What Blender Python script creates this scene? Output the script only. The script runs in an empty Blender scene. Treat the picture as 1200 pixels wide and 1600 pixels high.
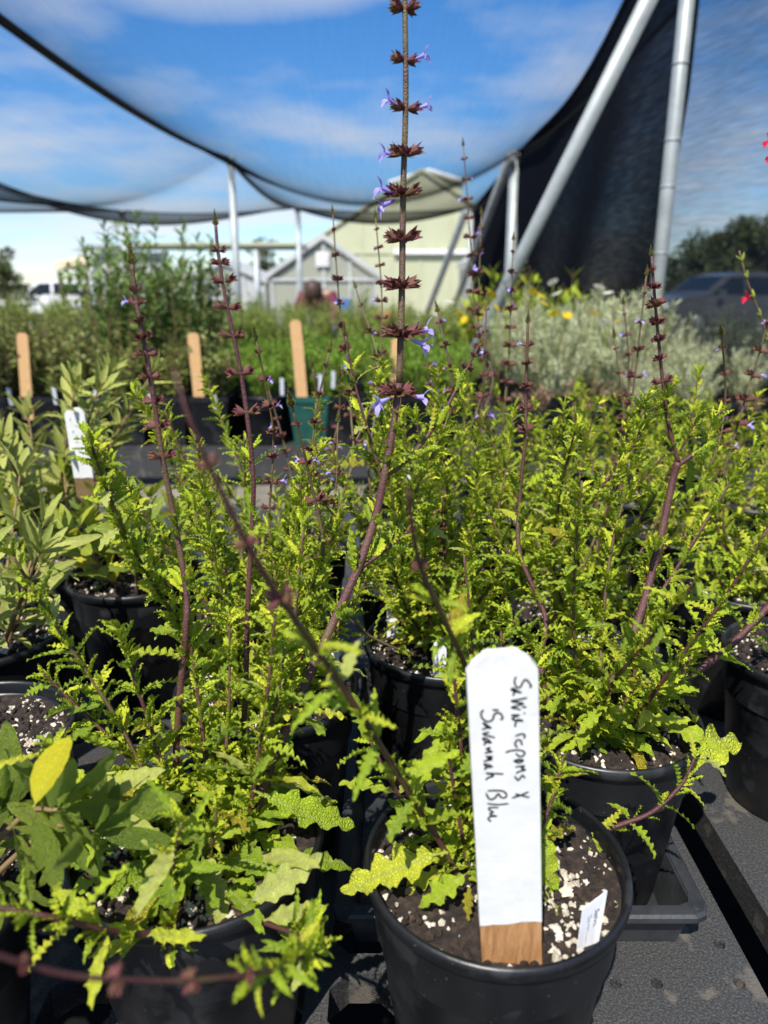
import bpy, math, random
import numpy as np
from mathutils import Vector, Matrix, noise

# ------------------------------------------------------------------ camera
CAM_Z = 1.255
PITCH = math.radians(16.9)
FPX = 1600 * 26 / 36.0            # focal length in photo pixels
cp, sp = math.cos(PITCH), math.sin(PITCH)
SC = bpy.context.scene
COL = SC.collection
cam_d = bpy.data.cameras.new('camera')
cam_d.sensor_fit = 'VERTICAL'; cam_d.sensor_height = 36; cam_d.lens = 26
cam_d.clip_start = 0.01; cam_d.clip_end = 600
cam_d.dof.use_dof = True; cam_d.dof.focus_distance = 0.56; cam_d.dof.aperture_fstop = 6.2
cam = bpy.data.objects.new('camera', cam_d); COL.objects.link(cam)
cam.location = (0, 0, CAM_Z); cam.rotation_euler = (math.radians(90) - PITCH, 0, 0)
SC.camera = cam

# ------------------------------------------------------------------ sky, sun, exposure
SUN_EL, SUN_AZ = math.radians(54), math.radians(199)     # azimuth from +Y towards +X
to_sun = Vector((math.sin(SUN_AZ) * math.cos(SUN_EL), math.cos(SUN_AZ) * math.cos(SUN_EL), math.sin(SUN_EL)))
W = bpy.data.worlds.new('World'); SC.world = W; W.use_nodes = True
nt = W.node_tree; nt.nodes.clear()
def N(tree, typ, **kw):
    n = tree.nodes.new(typ)
    for k, v in kw.items(): setattr(n, k, v)
    return n
wo = N(nt, 'ShaderNodeOutputWorld'); bg = N(nt, 'ShaderNodeBackground')
sky = N(nt, 'ShaderNodeTexSky', sky_type='NISHITA', sun_disc=False)
sky.sun_elevation = SUN_EL; sky.sun_rotation = SUN_AZ; sky.air_density = 1.0; sky.dust_density = 0.2; sky.ozone_density = 2.2
tc = N(nt, 'ShaderNodeTexCoord'); sx = N(nt, 'ShaderNodeSeparateXYZ'); nt.links.new(tc.outputs['Generated'], sx.inputs[0])
def wmath(op, a, b=None):
    m = N(nt, 'ShaderNodeMath', operation=op)
    for i, v in enumerate((a, b)):
        if v is None: continue
        if isinstance(v, (int, float)): m.inputs[i].default_value = v
        else: nt.links.new(v, m.inputs[i])
    return m.outputs[0]
zz = wmath('ADD', wmath('MAXIMUM', sx.outputs[2], 0.0), 0.10)
cx = N(nt, 'ShaderNodeCombineXYZ')
nt.links.new(wmath('DIVIDE', sx.outputs[0], zz), cx.inputs[0]); nt.links.new(wmath('DIVIDE', sx.outputs[1], zz), cx.inputs[1])
cx.inputs[2].default_value = 3.7
cn = N(nt, 'ShaderNodeTexNoise'); cn.inputs['Scale'].default_value = 0.62; cn.inputs['Detail'].default_value = 7; cn.inputs['Roughness'].default_value = 0.56
nt.links.new(cx.outputs[0], cn.inputs['Vector'])
cr = N(nt, 'ShaderNodeValToRGB'); cr.color_ramp.elements[0].position = 0.46; cr.color_ramp.elements[1].position = 0.70
nt.links.new(cn.outputs[0], cr.inputs[0])
cm = N(nt, 'ShaderNodeMixRGB'); cm.inputs[2].default_value = (5.6, 5.9, 6.4, 1)
hsv = N(nt, 'ShaderNodeHueSaturation'); hsv.inputs['Saturation'].default_value = 1.25
tint = N(nt, 'ShaderNodeMixRGB', blend_type='MULTIPLY'); tint.inputs[0].default_value = 1; tint.inputs[2].default_value = (0.88, 0.96, 1.12, 1)
nt.links.new(sky.outputs[0], tint.inputs[1]); nt.links.new(tint.outputs[0], hsv.inputs['Color'])
# one larger cloud bank ahead, high above the greenhouse
su = N(nt, 'ShaderNodeSeparateXYZ'); nt.links.new(cx.outputs[0], su.inputs[0])
du = wmath('DIVIDE', wmath('ADD', su.outputs[0], 0.36), 0.50); dv = wmath('DIVIDE', wmath('SUBTRACT', su.outputs[1], 2.22), 0.34)
blob = wmath('SUBTRACT', 1.0, wmath('ADD', wmath('MULTIPLY', du, du), wmath('MULTIPLY', dv, dv)))
blob = wmath('ADD', blob, wmath('MULTIPLY', wmath('SUBTRACT', cn.outputs[0], 0.5), 3.2))
blob = wmath('MINIMUM', wmath('MAXIMUM', wmath('MULTIPLY', blob, 0.75), 0.0), 0.9)
cfac = wmath('MAXIMUM', cr.outputs[0], blob)
nt.links.new(cfac, cm.inputs[0]); nt.links.new(hsv.outputs[0], cm.inputs[1])
nt.links.new(cm.outputs[0], bg.inputs[0]); bg.inputs[1].default_value = 0.095
nt.links.new(bg.outputs[0], wo.inputs[0])
sun_d = bpy.data.lights.new('sun', 'SUN'); sun_d.energy = 5.0; sun_d.angle = math.radians(0.5); sun_d.color = (1.0, 0.955, 0.88)
sun = bpy.data.objects.new('sun', sun_d); COL.objects.link(sun)
sun.rotation_euler = to_sun.to_track_quat('Z', 'Y').to_euler(); sun.location = (-2, -6, 8)
SC.view_settings.view_transform = 'Standard'; SC.view_settings.look = 'None'
SC.view_settings.exposure = 0.74; SC.view_settings.gamma = 1.0; SC.view_settings.use_curve_mapping = False
SC.render.engine = 'CYCLES'
SC.cycles.use_denoising = True; SC.cycles.max_bounces = 8; SC.cycles.transparent_max_bounces = 16
SC.cycles.transmission_bounces = 4; SC.cycles.diffuse_bounces = 3; SC.cycles.glossy_bounces = 2; SC.cycles.sample_clamp_indirect = 6

# ------------------------------------------------------------------ measuring helpers: photo pixel -> point in the place
def ray(px, py):
    a, b = (px - 600) / FPX, (800 - py) / FPX
    return Vector((a, cp + b * sp, -sp + b * cp))
EYE = Vector((0, 0, CAM_Z))
def at(px, py, Y):
    d = ray(px, py); return EYE + d * (Y / d.y)
def onz(px, py, z):
    d = ray(px, py); return EYE + d * ((z - CAM_Z) / d.z)

# ------------------------------------------------------------------ materials
def new_mat(name):
    m = bpy.data.materials.new(name); m.use_nodes = True
    t = m.node_tree; t.nodes.clear()
    o = N(t, 'ShaderNodeOutputMaterial')
    return m, t, o
def ramp(t, fac, cols, pos=None):
    r = N(t, 'ShaderNodeValToRGB'); e = r.color_ramp.elements
    while len(e) < len(cols): e.new(0.5)
    for i, c in enumerate(cols):
        e[i].position = pos[i] if pos else i / (len(cols) - 1)
        e[i].color = (*c, 1)
    t.links.new(fac, r.inputs[0]); return r.outputs[0]
def solid(name, cols, rough=0.6, scale=8.0, detail=4, bump=0.0, bscale=None, metal=0.0, stretch=None, spec=0.5, pos=None, speck=None):
    """noise-varied surface; cols: one colour or several"""
    m, t, o = new_mat(name)
    p = N(t, 'ShaderNodeBsdfPrincipled'); p.inputs['Roughness'].default_value = rough; p.inputs['Metallic'].default_value = metal
    p.inputs['Specular IOR Level'].default_value = spec
    if not isinstance(cols[0], (tuple, list)): cols = [tuple(c * 0.85 for c in cols), tuple(min(1, c * 1.12) for c in cols)]
    c = N(t, 'ShaderNodeTexCoord'); vec = c.outputs['Object']
    if stretch:
        mp = N(t, 'ShaderNodeMapping'); mp.inputs['Scale'].default_value = stretch; t.links.new(vec, mp.inputs[0]); vec = mp.outputs[0]
    n = N(t, 'ShaderNodeTexNoise'); n.inputs['Scale'].default_value = scale; n.inputs['Detail'].default_value = detail; n.inputs['Roughness'].default_value = 0.62
    t.links.new(vec, n.inputs['Vector'])
    cc = ramp(t, n.outputs[0], cols, pos or [0.3 + 0.4 * i / (len(cols) - 1) for i in range(len(cols))])
    for (scol, sscale, th, amt) in (speck or ()):      # dust, splashes and smudges with a shape of their own
        n3 = N(t, 'ShaderNodeTexNoise'); n3.inputs['Scale'].default_value = sscale; n3.inputs['Detail'].default_value = 3; t.links.new(vec, n3.inputs['Vector'])
        r3 = N(t, 'ShaderNodeMapRange'); r3.inputs[1].default_value = th; r3.inputs[2].default_value = th + .06; r3.inputs[4].default_value = amt; t.links.new(n3.outputs[0], r3.inputs[0])
        m3 = N(t, 'ShaderNodeMixRGB'); m3.inputs[2].default_value = (*scol, 1); t.links.new(r3.outputs[0], m3.inputs[0]); t.links.new(cc, m3.inputs[1]); cc = m3.outputs[0]
    t.links.new(cc, p.inputs['Base Color'])
    if bump:
        n2 = N(t, 'ShaderNodeTexNoise'); n2.inputs['Scale'].default_value = bscale or scale * 4; n2.inputs['Detail'].default_value = 5
        t.links.new(vec, n2.inputs['Vector'])
        b = N(t, 'ShaderNodeBump'); b.inputs['Strength'].default_value = bump; b.inputs['Distance'].default_value = 0.002
        t.links.new(n2.outputs[0], b.inputs['Height']); t.links.new(b.outputs[0], p.inputs['Normal'])
    t.links.new(p.outputs[0], o.inputs[0]); return m
def leaf_mat(name, cols, vscale, transl=0.38, bump=0.5, rough=0.45, dist=0.05, midrib=None, pos=None, tcol=None):
    m, t, o = new_mat(name)
    p = N(t, 'ShaderNodeBsdfPrincipled'); p.inputs['Roughness'].default_value = rough; p.inputs['Specular IOR Level'].default_value = 0.35
    oi = N(t, 'ShaderNodeObjectInfo'); ge = N(t, 'ShaderNodeNewGeometry')
    ad = N(t, 'ShaderNodeMath', operation='ADD'); t.links.new(oi.outputs['Random'], ad.inputs[0]); t.links.new(ge.outputs['Random Per Island'], ad.inputs[1])
    fr = N(t, 'ShaderNodeMath', operation='FRACT'); t.links.new(ad.outputs[0], fr.inputs[0])
    col = ramp(t, fr.outputs[0], cols, pos)
    tcn = N(t, 'ShaderNodeTexCoord')
    n = N(t, 'ShaderNodeTexNoise'); n.inputs['Scale'].default_value = vscale * 0.35; t.links.new(tcn.outputs['Object'], n.inputs['Vector'])
    hs = N(t, 'ShaderNodeHueSaturation'); t.links.new(col, hs.inputs['Color'])
    mr = N(t, 'ShaderNodeMapRange'); mr.inputs[3].default_value = 0.72; mr.inputs[4].default_value = 1.28; t.links.new(n.outputs[0], mr.inputs[0]); t.links.new(mr.outputs[0], hs.inputs['Value'])
    col = hs.outputs[0]
    v = N(t, 'ShaderNodeTexVoronoi', feature='DISTANCE_TO_EDGE'); v.inputs['Scale'].default_value = vscale; t.links.new(tcn.outputs['Object'], v.inputs['Vector'])
    vr = N(t, 'ShaderNodeMapRange'); vr.inputs[2].default_value = 0.25; t.links.new(v.outputs[0], vr.inputs[0])
    if midrib:
        s = N(t, 'ShaderNodeSeparateXYZ'); t.links.new(tcn.outputs['Object'], s.inputs[0])
        ab = N(t, 'ShaderNodeMath', operation='ABSOLUTE'); t.links.new(s.outputs[0], ab.inputs[0])
        lt = N(t, 'ShaderNodeMapRange'); lt.inputs[1].default_value = 0.006; lt.inputs[2].default_value = 0.016; lt.inputs[3].default_value = 0.55; lt.inputs[4].default_value = 0.0
        t.links.new(ab.outputs[0], lt.inputs[0])
        mx = N(t, 'ShaderNodeMixRGB'); mx.inputs[2].default_value = (*midrib, 1); t.links.new(lt.outputs[0], mx.inputs[0]); t.links.new(col, mx.inputs[1]); col = mx.outputs[0]
    b = N(t, 'ShaderNodeBump'); b.inputs['Strength'].default_value = bump; b.inputs['Distance'].default_value = dist
    t.links.new(vr.outputs[0], b.inputs['Height']); t.links.new(b.outputs[0], p.inputs['Normal'])
    t.links.new(col, p.inputs['Base Color'])
    tr = N(t, 'ShaderNodeBsdfTranslucent')
    if tcol:
        tm = N(t, 'ShaderNodeMixRGB', blend_type='MULTIPLY'); tm.inputs[0].default_value = 1; tm.inputs[2].default_value = (*tcol, 1); t.links.new(col, tm.inputs[1]); t.links.new(tm.outputs[0], tr.inputs[0])
    else: t.links.new(col, tr.inputs[0])
    mx = N(t, 'ShaderNodeMixShader'); mx.inputs[0].default_value = transl
    t.links.new(p.outputs[0], mx.inputs[1]); t.links.new(tr.outputs[0], mx.inputs[2]); t.links.new(mx.outputs[0], o.inputs[0])
    return m
def cloth_mat(name, cover, col, streak=0.5, scale=(60, 6, 60)):
    """woven shade cloth: open weave, so a slanting look meets more thread: pass = (1-cover)^(1/cos)"""
    m, t, o = new_mat(name)
    d = N(t, 'ShaderNodeBsdfDiffuse'); d.inputs[0].default_value = (*col, 1)
    tr = N(t, 'ShaderNodeBsdfTransparent')
    g = N(t, 'ShaderNodeNewGeometry'); dt = N(t, 'ShaderNodeVectorMath', operation='DOT_PRODUCT')
    t.links.new(g.outputs['Normal'], dt.inputs[0]); t.links.new(g.outputs['Incoming'], dt.inputs[1])
    def mm(op, a, b=None):
        k = N(t, 'ShaderNodeMath', operation=op)
        for i, v in enumerate((a, b)):
            if v is None: continue
            if isinstance(v, (int, float)): k.inputs[i].default_value = v
            else: t.links.new(v, k.inputs[i])
        return k.outputs[0]
    ex = mm('DIVIDE', 1.0, mm('MAXIMUM', mm('ABSOLUTE', dt.outputs['Value']), 0.03))
    tcn = N(t, 'ShaderNodeTexCoord'); mp = N(t, 'ShaderNodeMapping'); mp.inputs['Scale'].default_value = scale
    t.links.new(tcn.outputs['Object'], mp.inputs[0])
    n = N(t, 'ShaderNodeTexNoise'); n.inputs['Scale'].default_value = 1.0; n.inputs['Detail'].default_value = 3; t.links.new(mp.outputs[0], n.inputs['Vector'])
    cv = mm('MULTIPLY', cover, mm('ADD', 1.0 - streak * 0.5, mm('MULTIPLY', n.outputs[0], streak)))
    ps = mm('POWER', mm('SUBTRACT', 1.0, mm('MINIMUM', cv, 0.98)), ex)
    mx = N(t, 'ShaderNodeMixShader'); t.links.new(ps, mx.inputs[0]); t.links.new(d.outputs[0], mx.inputs[1]); t.links.new(tr.outputs[0], mx.inputs[2])
    t.links.new(mx.outputs[0], o.inputs[0]); return m
def glassy(name, col, alpha):
    m, t, o = new_mat(name)
    d = N(t, 'ShaderNodeBsdfPrincipled'); d.inputs['Base Color'].default_value = (*col, 1); d.inputs['Roughness'].default_value = 0.35
    tr = N(t, 'ShaderNodeBsdfTransparent'); tr.inputs[0].default_value = (0.9, 0.95, 0.9, 1)
    n = N(t, 'ShaderNodeTexNoise'); n.inputs['Scale'].default_value = 1.3
    mr = N(t, 'ShaderNodeMapRange'); mr.inputs[3].default_value = alpha * 0.85; mr.inputs[4].default_value = min(1, alpha * 1.15); t.links.new(n.outputs[0], mr.inputs[0])
    mx = N(t, 'ShaderNodeMixShader'); t.links.new(mr.outputs[0], mx.inputs[0]); t.links.new(tr.outputs[0], mx.inputs[1]); t.links.new(d.outputs[0], mx.inputs[2])
    t.links.new(mx.outputs[0], o.inputs[0]); return m

M = {}
M['pot'] = solid('black pot plastic', [(0.0035, 0.0038, 0.0045), (0.009, 0.0096, 0.011)], rough=0.38, spec=0.42, scale=22, bump=0.12, bscale=90, speck=[((.10, .09, .075), 330, .70, .7), ((.035, .036, .038), 26, .56, .45)])
M['pot_green'] = solid('green pot plastic', [(0.01, 0.06, 0.05), (0.02, 0.09, 0.07)], rough=0.4, scale=20)
M['tray'] = solid('tray plastic', [(0.014, 0.015, 0.017), (0.034, 0.036, 0.039)], rough=0.42, scale=30, bump=0.15, bscale=200)
M['bench'] = solid('scratched bench plastic', [(0.012, 0.012, 0.012), (0.035, 0.035, 0.035), (0.12, 0.118, 0.112)], rough=0.5, scale=520, detail=10, bump=0.4, bscale=700, pos=[.25, .5, .85], speck=[((.14, .12, .095), 30, .60, .5), ((.10, .10, .10), 240, .66, .6)])
M['soil'] = solid('peat soil', [(0.004, 0.0026, 0.002), (0.016, 0.0095, 0.0065), (0.048, 0.029, 0.019)], rough=0.95, scale=160, detail=6, bump=1.0, bscale=260)
M['perlite'] = solid('perlite', [(0.36, 0.30, 0.22), (0.62, 0.57, 0.48)], rough=0.9, scale=120, bump=0.7, bscale=600)
M['wood'] = solid('bare stake wood', [(0.20, 0.09, 0.03), (0.34, 0.17, 0.065), (0.42, 0.23, 0.10)], rough=0.7, scale=60, detail=6, stretch=(6, 6, 0.6), bump=0.3)
M['wood_pale'] = solid('pale stake wood', [(0.46, 0.26, 0.11), (0.62, 0.38, 0.17)], rough=0.7, scale=90, stretch=(4, 4, 0.5))
M['white_paint'] = solid('white stake paint', [(0.58, 0.58, 0.565), (0.66, 0.66, 0.65)], rough=0.5, scale=40, bump=0.12, bscale=150, speck=[((.42, .38, .32), 420, .72, .8), ((.5, .5, .49), 60, .60, .35)])
M['white'] = solid('white plastic tag', (0.62, 0.63, 0.66), rough=0.45, scale=15)
M['ink'] = solid('black marker ink', (0.006, 0.006, 0.008), rough=0.5)
M['ink_grey'] = solid('faded ink', (0.25, 0.25, 0.27), rough=0.6)
M['galv'] = solid('galvanised pipe', [(0.24, 0.27, 0.275), (0.38, 0.41, 0.41)], rough=0.5, metal=0.25, scale=9)
M['stem'] = solid('purple salvia stem', [(0.050, 0.014, 0.016), (0.078, 0.025, 0.024), (0.10, 0.065, 0.024)], rough=0.5, scale=26, detail=5, bump=0.5, bscale=900)
M['stem_green'] = solid('olive spike stem', [(0.06, 0.022, 0.02), (0.09, 0.06, 0.022), (0.11, 0.10, 0.03)], rough=0.5, scale=30, bump=0.5, bscale=900)
M['twig'] = solid('brown twig', [(0.12, 0.07, 0.03), (0.2, 0.14, 0.06)], rough=0.7, scale=30)
M['calyx'] = leaf_mat('plum calyx', [(0.12, 0.035, 0.035), (0.19, 0.062, 0.058), (0.17, 0.10, 0.05)], 400, transl=0.2, bump=0.4, dist=0.002)
M['bud'] = leaf_mat('olive bud', [(0.14, 0.09, 0.03), (0.22, 0.24, 0.05)], 400, transl=0.25, bump=0.4, dist=0.002)
M['petal'] = leaf_mat('lilac petal', [(0.33, 0.26, 0.68), (0.45, 0.37, 0.78), (0.55, 0.48, 0.85)], 200, transl=0.4, bump=0.1, dist=0.001)
M['red_petal'] = leaf_mat('crimson petal', [(0.65, 0.01, 0.04), (0.75, 0.03, 0.08)], 200, transl=0.35, bump=0.1, dist=0.001)
M['leaf'] = leaf_mat('salvia leaf', [(0.18, 0.27, 0.02), (0.31, 0.43, 0.027), (0.45, 0.55, 0.035), (0.58, 0.58, 0.05)], 38, transl=0.36, bump=0.55, dist=0.02, midrib=(0.40, 0.45, 0.13), pos=[0, .4, .8, 1])
M['leaf_small'] = leaf_mat('salvia young leaf', [(0.26, 0.36, 0.02), (0.44, 0.54, 0.027), (0.60, 0.63, 0.045)], 620, transl=0.36, bump=0.7, dist=0.001)
M['leaf_yellow'] = leaf_mat('yellowed leaf', [(0.55, 0.46, 0.03), (0.48, 0.46, 0.06)], 24, transl=0.4, bump=0.7, dist=0.03, midrib=(0.5, 0.45, 0.12))
M['leaf_bright_yellow'] = leaf_mat('bright yellow sage leaf', [(0.70, 0.58, 0.02), (0.62, 0.60, 0.03)], 70, transl=0.4, bump=0.6, dist=0.01, midrib=(0.5, 0.55, 0.1))
M['leaf_pale'] = leaf_mat('pale underside leaf', [(0.44, 0.48, 0.12), (0.40, 0.44, 0.09)], 42, transl=0.38, bump=0.45, dist=0.016, midrib=(0.42, 0.36, 0.18))
M['sage'] = leaf_mat('grey green sage leaf', [(0.23, 0.27, 0.05), (0.32, 0.35, 0.07), (0.42, 0.42, 0.10)], 60, transl=0.3, bump=0.35, dist=0.012, midrib=(0.30, 0.36, 0.16), rough=0.6)
M['sage_lime'] = leaf_mat('lime sage leaf', [(0.15, 0.22, 0.03), (0.26, 0.32, 0.03), (0.48, 0.45, 0.03)], 60, transl=0.4, bump=0.3, dist=0.012, midrib=(0.36, 0.40, 0.14), pos=[0, .6, 1])
M['sage_bright'] = leaf_mat('fresh sage leaf', [(0.27, 0.40, 0.05), (0.36, 0.49, 0.06), (0.45, 0.55, 0.08)], 85, transl=0.36, bump=1.0, dist=0.012, midrib=(0.32, 0.42, 0.12), rough=0.55)
for k, cols in dict(herb=[(0.09, 0.13, 0.02), (0.17, 0.22, 0.04), (0.28, 0.29, 0.09)], tall=[(0.08, 0.15, 0.03), (0.14, 0.22, 0.05), (0.24, 0.31, 0.09)],
                    feather=[(0.10, 0.2, 0.015), (0.17, 0.32, 0.025), (0.28, 0.42, 0.05)], silver=[(0.34, 0.39, 0.19), (0.52, 0.57, 0.33), (0.66, 0.68, 0.46)],
                    lime=[(0.2, 0.3, 0.02), (0.34, 0.42, 0.03), (0.46, 0.48, 0.05)], meadow=[(0.12, 0.2, 0.025), (0.22, 0.31, 0.045), (0.34, 0.40, 0.09)],
                    olive=[(0.03, 0.045, 0.012), (0.06, 0.08, 0.022), (0.10, 0.12, 0.035)], dry=[(0.3, 0.2, 0.14), (0.42, 0.24, 0.18), (0.3, 0.26, 0.12)]).items():
    M['f_' + k] = leaf_mat(k + ' foliage', cols, 200, transl=0.3, bump=0.0, rough=0.55)
M['daisy_yellow'] = leaf_mat('yellow petals', [(0.75, 0.5, 0.01), (0.8, 0.6, 0.02)], 100, bump=0)
M['daisy_white'] = leaf_mat('white petals', [(0.75, 0.74, 0.6), (0.8, 0.8, 0.72)], 100, bump=0)
M['canopy'] = cloth_mat('black shade cloth overhead', 0.085, (0.012, 0.012, 0.014), streak=0.5, scale=(90, 2.0, 30))
M['wall_dense'] = cloth_mat('dense black shade cloth', 0.66, (0.010, 0.011, 0.015), streak=0.5, scale=(6, 8, 70))
M['wall_open'] = cloth_mat('open black shade cloth', 0.42, (0.006, 0.009, 0.016), streak=0.7, scale=(6, 10, 90))
M['cable'] = solid('black hem', (0.01, 0.01, 0.012), rough=0.7)
M['gravel'] = solid('gravel ground', [(0.10, 0.09, 0.075), (0.2, 0.18, 0.15), (0.28, 0.26, 0.22)], rough=0.95, scale=3, detail=10, bump=0.8, bscale=40)
M['shadow_black'] = solid('shadow sheet', [(0.003, 0.003, 0.003), (0.008, 0.008, 0.008)], rough=0.95, spec=.1, scale=40)  # near-black colour stands in for the deep shade below the benches
M['cream'] = solid('cream greenhouse panel', [(0.36, 0.37, 0.23), (0.42, 0.43, 0.29)], rough=0.6, scale=0.6)
M['cream_roof'] = solid('cream roof', [(0.62, 0.50, 0.34), (0.70, 0.58, 0.42)], rough=0.6, scale=1.0)
M['alu'] = solid('white aluminium', (0.72, 0.73, 0.72), rough=0.45, scale=3)
M['alu_dull'] = solid('dull aluminium', (0.40, 0.41, 0.40), rough=0.5, scale=3)
M['poly_grey'] = glassy('hazy polycarbonate', (0.30, 0.31, 0.25), 0.86)
M['poly_white'] = glassy('white polycarbonate', (0.42, 0.43, 0.42), 0.9)
M['carbon'] = solid('dark grey car paint', (0.045, 0.047, 0.05), rough=0.3, scale=2, spec=0.5)
M['silver_car'] = solid('silver car paint', (0.42, 0.43, 0.44), rough=0.25, metal=0.4, scale=2)
M['car_glass'] = solid('car glass', (0.008, 0.011, 0.014), rough=0.12, scale=2, spec=0.4)
M['tyre'] = solid('tyre rubber', (0.012, 0.012, 0.012), rough=0.8)
M['chrome'] = solid('rim metal', (0.4, 0.4, 0.42), rough=0.3, metal=0.9)
M['lamp'] = solid('headlamp lens', (0.7, 0.72, 0.75), rough=0.15)
M['bark'] = solid('tree bark', [(0.05, 0.035, 0.025), (0.11, 0.085, 0.06)], rough=0.9, scale=8, bump=0.8)
M['terracotta'] = solid('terracotta', [(0.42, 0.16, 0.07), (0.52, 0.22, 0.10)], rough=0.8, scale=12)
M['skin'] = solid('skin', (0.50, 0.30, 0.22), rough=0.55)
M['maroon'] = solid('maroon knit', (0.13, 0.015, 0.05), rough=0.9)
M['dark_cloth'] = solid('black vest', (0.02, 0.02, 0.025), rough=0.9)
M['pale_denim'] = solid('pale denim', [(0.48, 0.55, 0.68), (0.58, 0.64, 0.76)], rough=0.9, scale=10)
M['blue_bag'] = solid('blue bag', (0.05, 0.16, 0.5), rough=0.6)
M['hair'] = solid('brown hair', (0.05, 0.025, 0.015), rough=0.6)

# ------------------------------------------------------------------ building helpers
def np_mesh(name, V, F, smooth=True):
    V = np.asarray(V, dtype=np.float32).reshape(-1, 3); F = np.asarray(F, dtype=np.int32)
    k = F.shape[1]
    me = bpy.data.meshes.new(name)
    me.vertices.add(len(V)); me.vertices.foreach_set('co', V.ravel())
    me.loops.add(F.size); me.loops.foreach_set('vertex_index', F.ravel())
    me.polygons.add(len(F)); me.polygons.foreach_set('loop_start', np.arange(0, F.size, k, dtype=np.int32))
    me.polygons.foreach_set('use_smooth', np.full(len(F), smooth))
    me.update(calc_edges=True)
    return me
class MB:
    def __init__(s): s.v = []; s.f = []
    def add(s, vs, fs):
        o = len(s.v); s.v += [tuple(v) for v in vs]; s.f += [tuple(i + o for i in f) for f in fs]; return s
    def box(s, lo, hi, mtx=None):
        x0, y0, z0 = lo; x1, y1, z1 = hi
        vs = [Vector(c) for c in ((x0, y0, z0), (x1, y0, z0), (x1, y1, z0), (x0, y1, z0), (x0, y0, z1), (x1, y0, z1), (x1, y1, z1), (x0, y1, z1))]
        if mtx: vs = [mtx @ v for v in vs]
        return s.add(vs, [(0, 3, 2, 1), (4, 5, 6, 7), (0, 1, 5, 4), (1, 2, 6, 5), (2, 3, 7, 6), (3, 0, 4, 7)])
    def tube(s, pts, rad, n=6, cap=True, square=0.0):
        pts = [Vector(p) for p in pts]; k = len(pts)
        if not isinstance(rad, (list, tuple)): rad = [rad] * k
        vs = []; up = None
        for i, p in enumerate(pts):
            t = (pts[min(i + 1, k - 1)] - pts[max(i - 1, 0)]).normalized()
            if up is None: up = t.orthogonal().normalized()
            up = (up - t * up.dot(t)).normalized(); sd = t.cross(up)
            for j in range(n):
                a = 2 * math.pi * j / n
                r = rad[i] * (1 + square * math.cos(4 * a))
                vs.append(p + up * (math.cos(a) * r) + sd * (math.sin(a) * r))
        fs = [(i * n + j, i * n + (j + 1) % n, (i + 1) * n + (j + 1) % n, (i + 1) * n + j) for i in range(k - 1) for j in range(n)]
        if cap: fs += [tuple(range(n - 1, -1, -1)), tuple((k - 1) * n + j for j in range(n))]
        return s.add(vs, fs)
    def lathe(s, prof, n=32, centre=(0, 0, 0), close=True):
        c = Vector(centre); vs = []
        for r, z in prof:
            for j in range(n):
                a = 2 * math.pi * j / n; vs.append(c + Vector((r * math.cos(a), r * math.sin(a), z)))
        fs = [(i * n + j, i * n + (j + 1) % n, (i + 1) * n + (j + 1) % n, (i + 1) * n + j) for i in range(len(prof) - 1) for j in range(n)]
        return s.add(vs, fs)
    def prism(s, poly, thick):
        """poly: list of Vector in a plane, thick: Vector offset"""
        n = len(poly); vs = list(poly) + [p + thick for p in poly]
        fs = [tuple(range(n - 1, -1, -1)), tuple(range(n, 2 * n))] + [(i, (i + 1) % n, n + (i + 1) % n, n + i) for i in range(n)]
        return s.add(vs, fs)
    def mesh(s, name, mat, smooth=False):
        me = bpy.data.meshes.new(name); me.from_pydata(s.v, [], s.f); me.update()
        if smooth: me.polygons.foreach_set('use_smooth', [True] * len(me.polygons))
        me.materials.append(M[mat]); return me
    def build(s, name, mat, parent=None, smooth=False, **kw):
        return link(name, s.mesh(name, mat, smooth), parent, **kw)
def link(name, me, parent=None, mtx=None, local=False, **kw):
    """world-space mesh under a root; with local=True mtx is in the parent's space"""
    o = bpy.data.objects.new(name, me); COL.objects.link(o)
    if parent is not None:
        o.parent = parent
        if not local: o.matrix_parent_inverse = WM[parent.name].inverted()
    w = mtx if mtx is not None else Matrix.Identity(4)
    o.matrix_basis = w
    WM[o.name] = (WM[parent.name] @ w) if (local and parent is not None) else w
    for k, v in kw.items(): o[k] = v
    return o
WM = {}
def root(name, loc, label, cat, group=None, rz=0.0):
    o = bpy.data.objects.new(name, None); COL.objects.link(o); o.empty_display_size = 0.05
    w = Matrix.Translation(Vector(loc)) @ Matrix.Rotation(rz, 4, 'Z'); o.matrix_basis = w; WM[o.name] = w
    return tag(o, label, cat, group)
def tag(o, label, cat, group=None, kind=None):
    o['label'] = label; o['category'] = cat
    if group: o['group'] = group
    if kind: o['kind'] = kind
    return o
def struct(o, label=None):
    o['kind'] = 'structure'
    if label: o['label'] = label
    return o
def catmull(pts, per=6):
    P = [Vector(p) for p in pts]; P = [P[0] * 2 - P[1]] + P + [P[-1] * 2 - P[-2]]
    out = []
    for i in range(1, len(P) - 2):
        a, b, c, d = P[i - 1], P[i], P[i + 1], P[i + 2]
        for k in range(per):
            t = k / per
            out.append(0.5 * ((2 * b) + (c - a) * t + (2 * a - 5 * b + 4 * c - d) * t * t + (3 * b - a - 3 * c + d) * t ** 3))
    out.append(P[-2]); return out
def along(path, s):
    """point and tangent at arc length s"""
    acc = 0
    for i in range(len(path) - 1):
        L = (path[i + 1] - path[i]).length
        if acc + L >= s or i == len(path) - 2:
            t = (s - acc) / L if L else 0
            return path[i].lerp(path[i + 1], max(0, min(1, t))), (path[i + 1] - path[i]).normalized()
        acc += L
def plen(path): return sum((path[i + 1] - path[i]).length for i in range(len(path) - 1))
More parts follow.
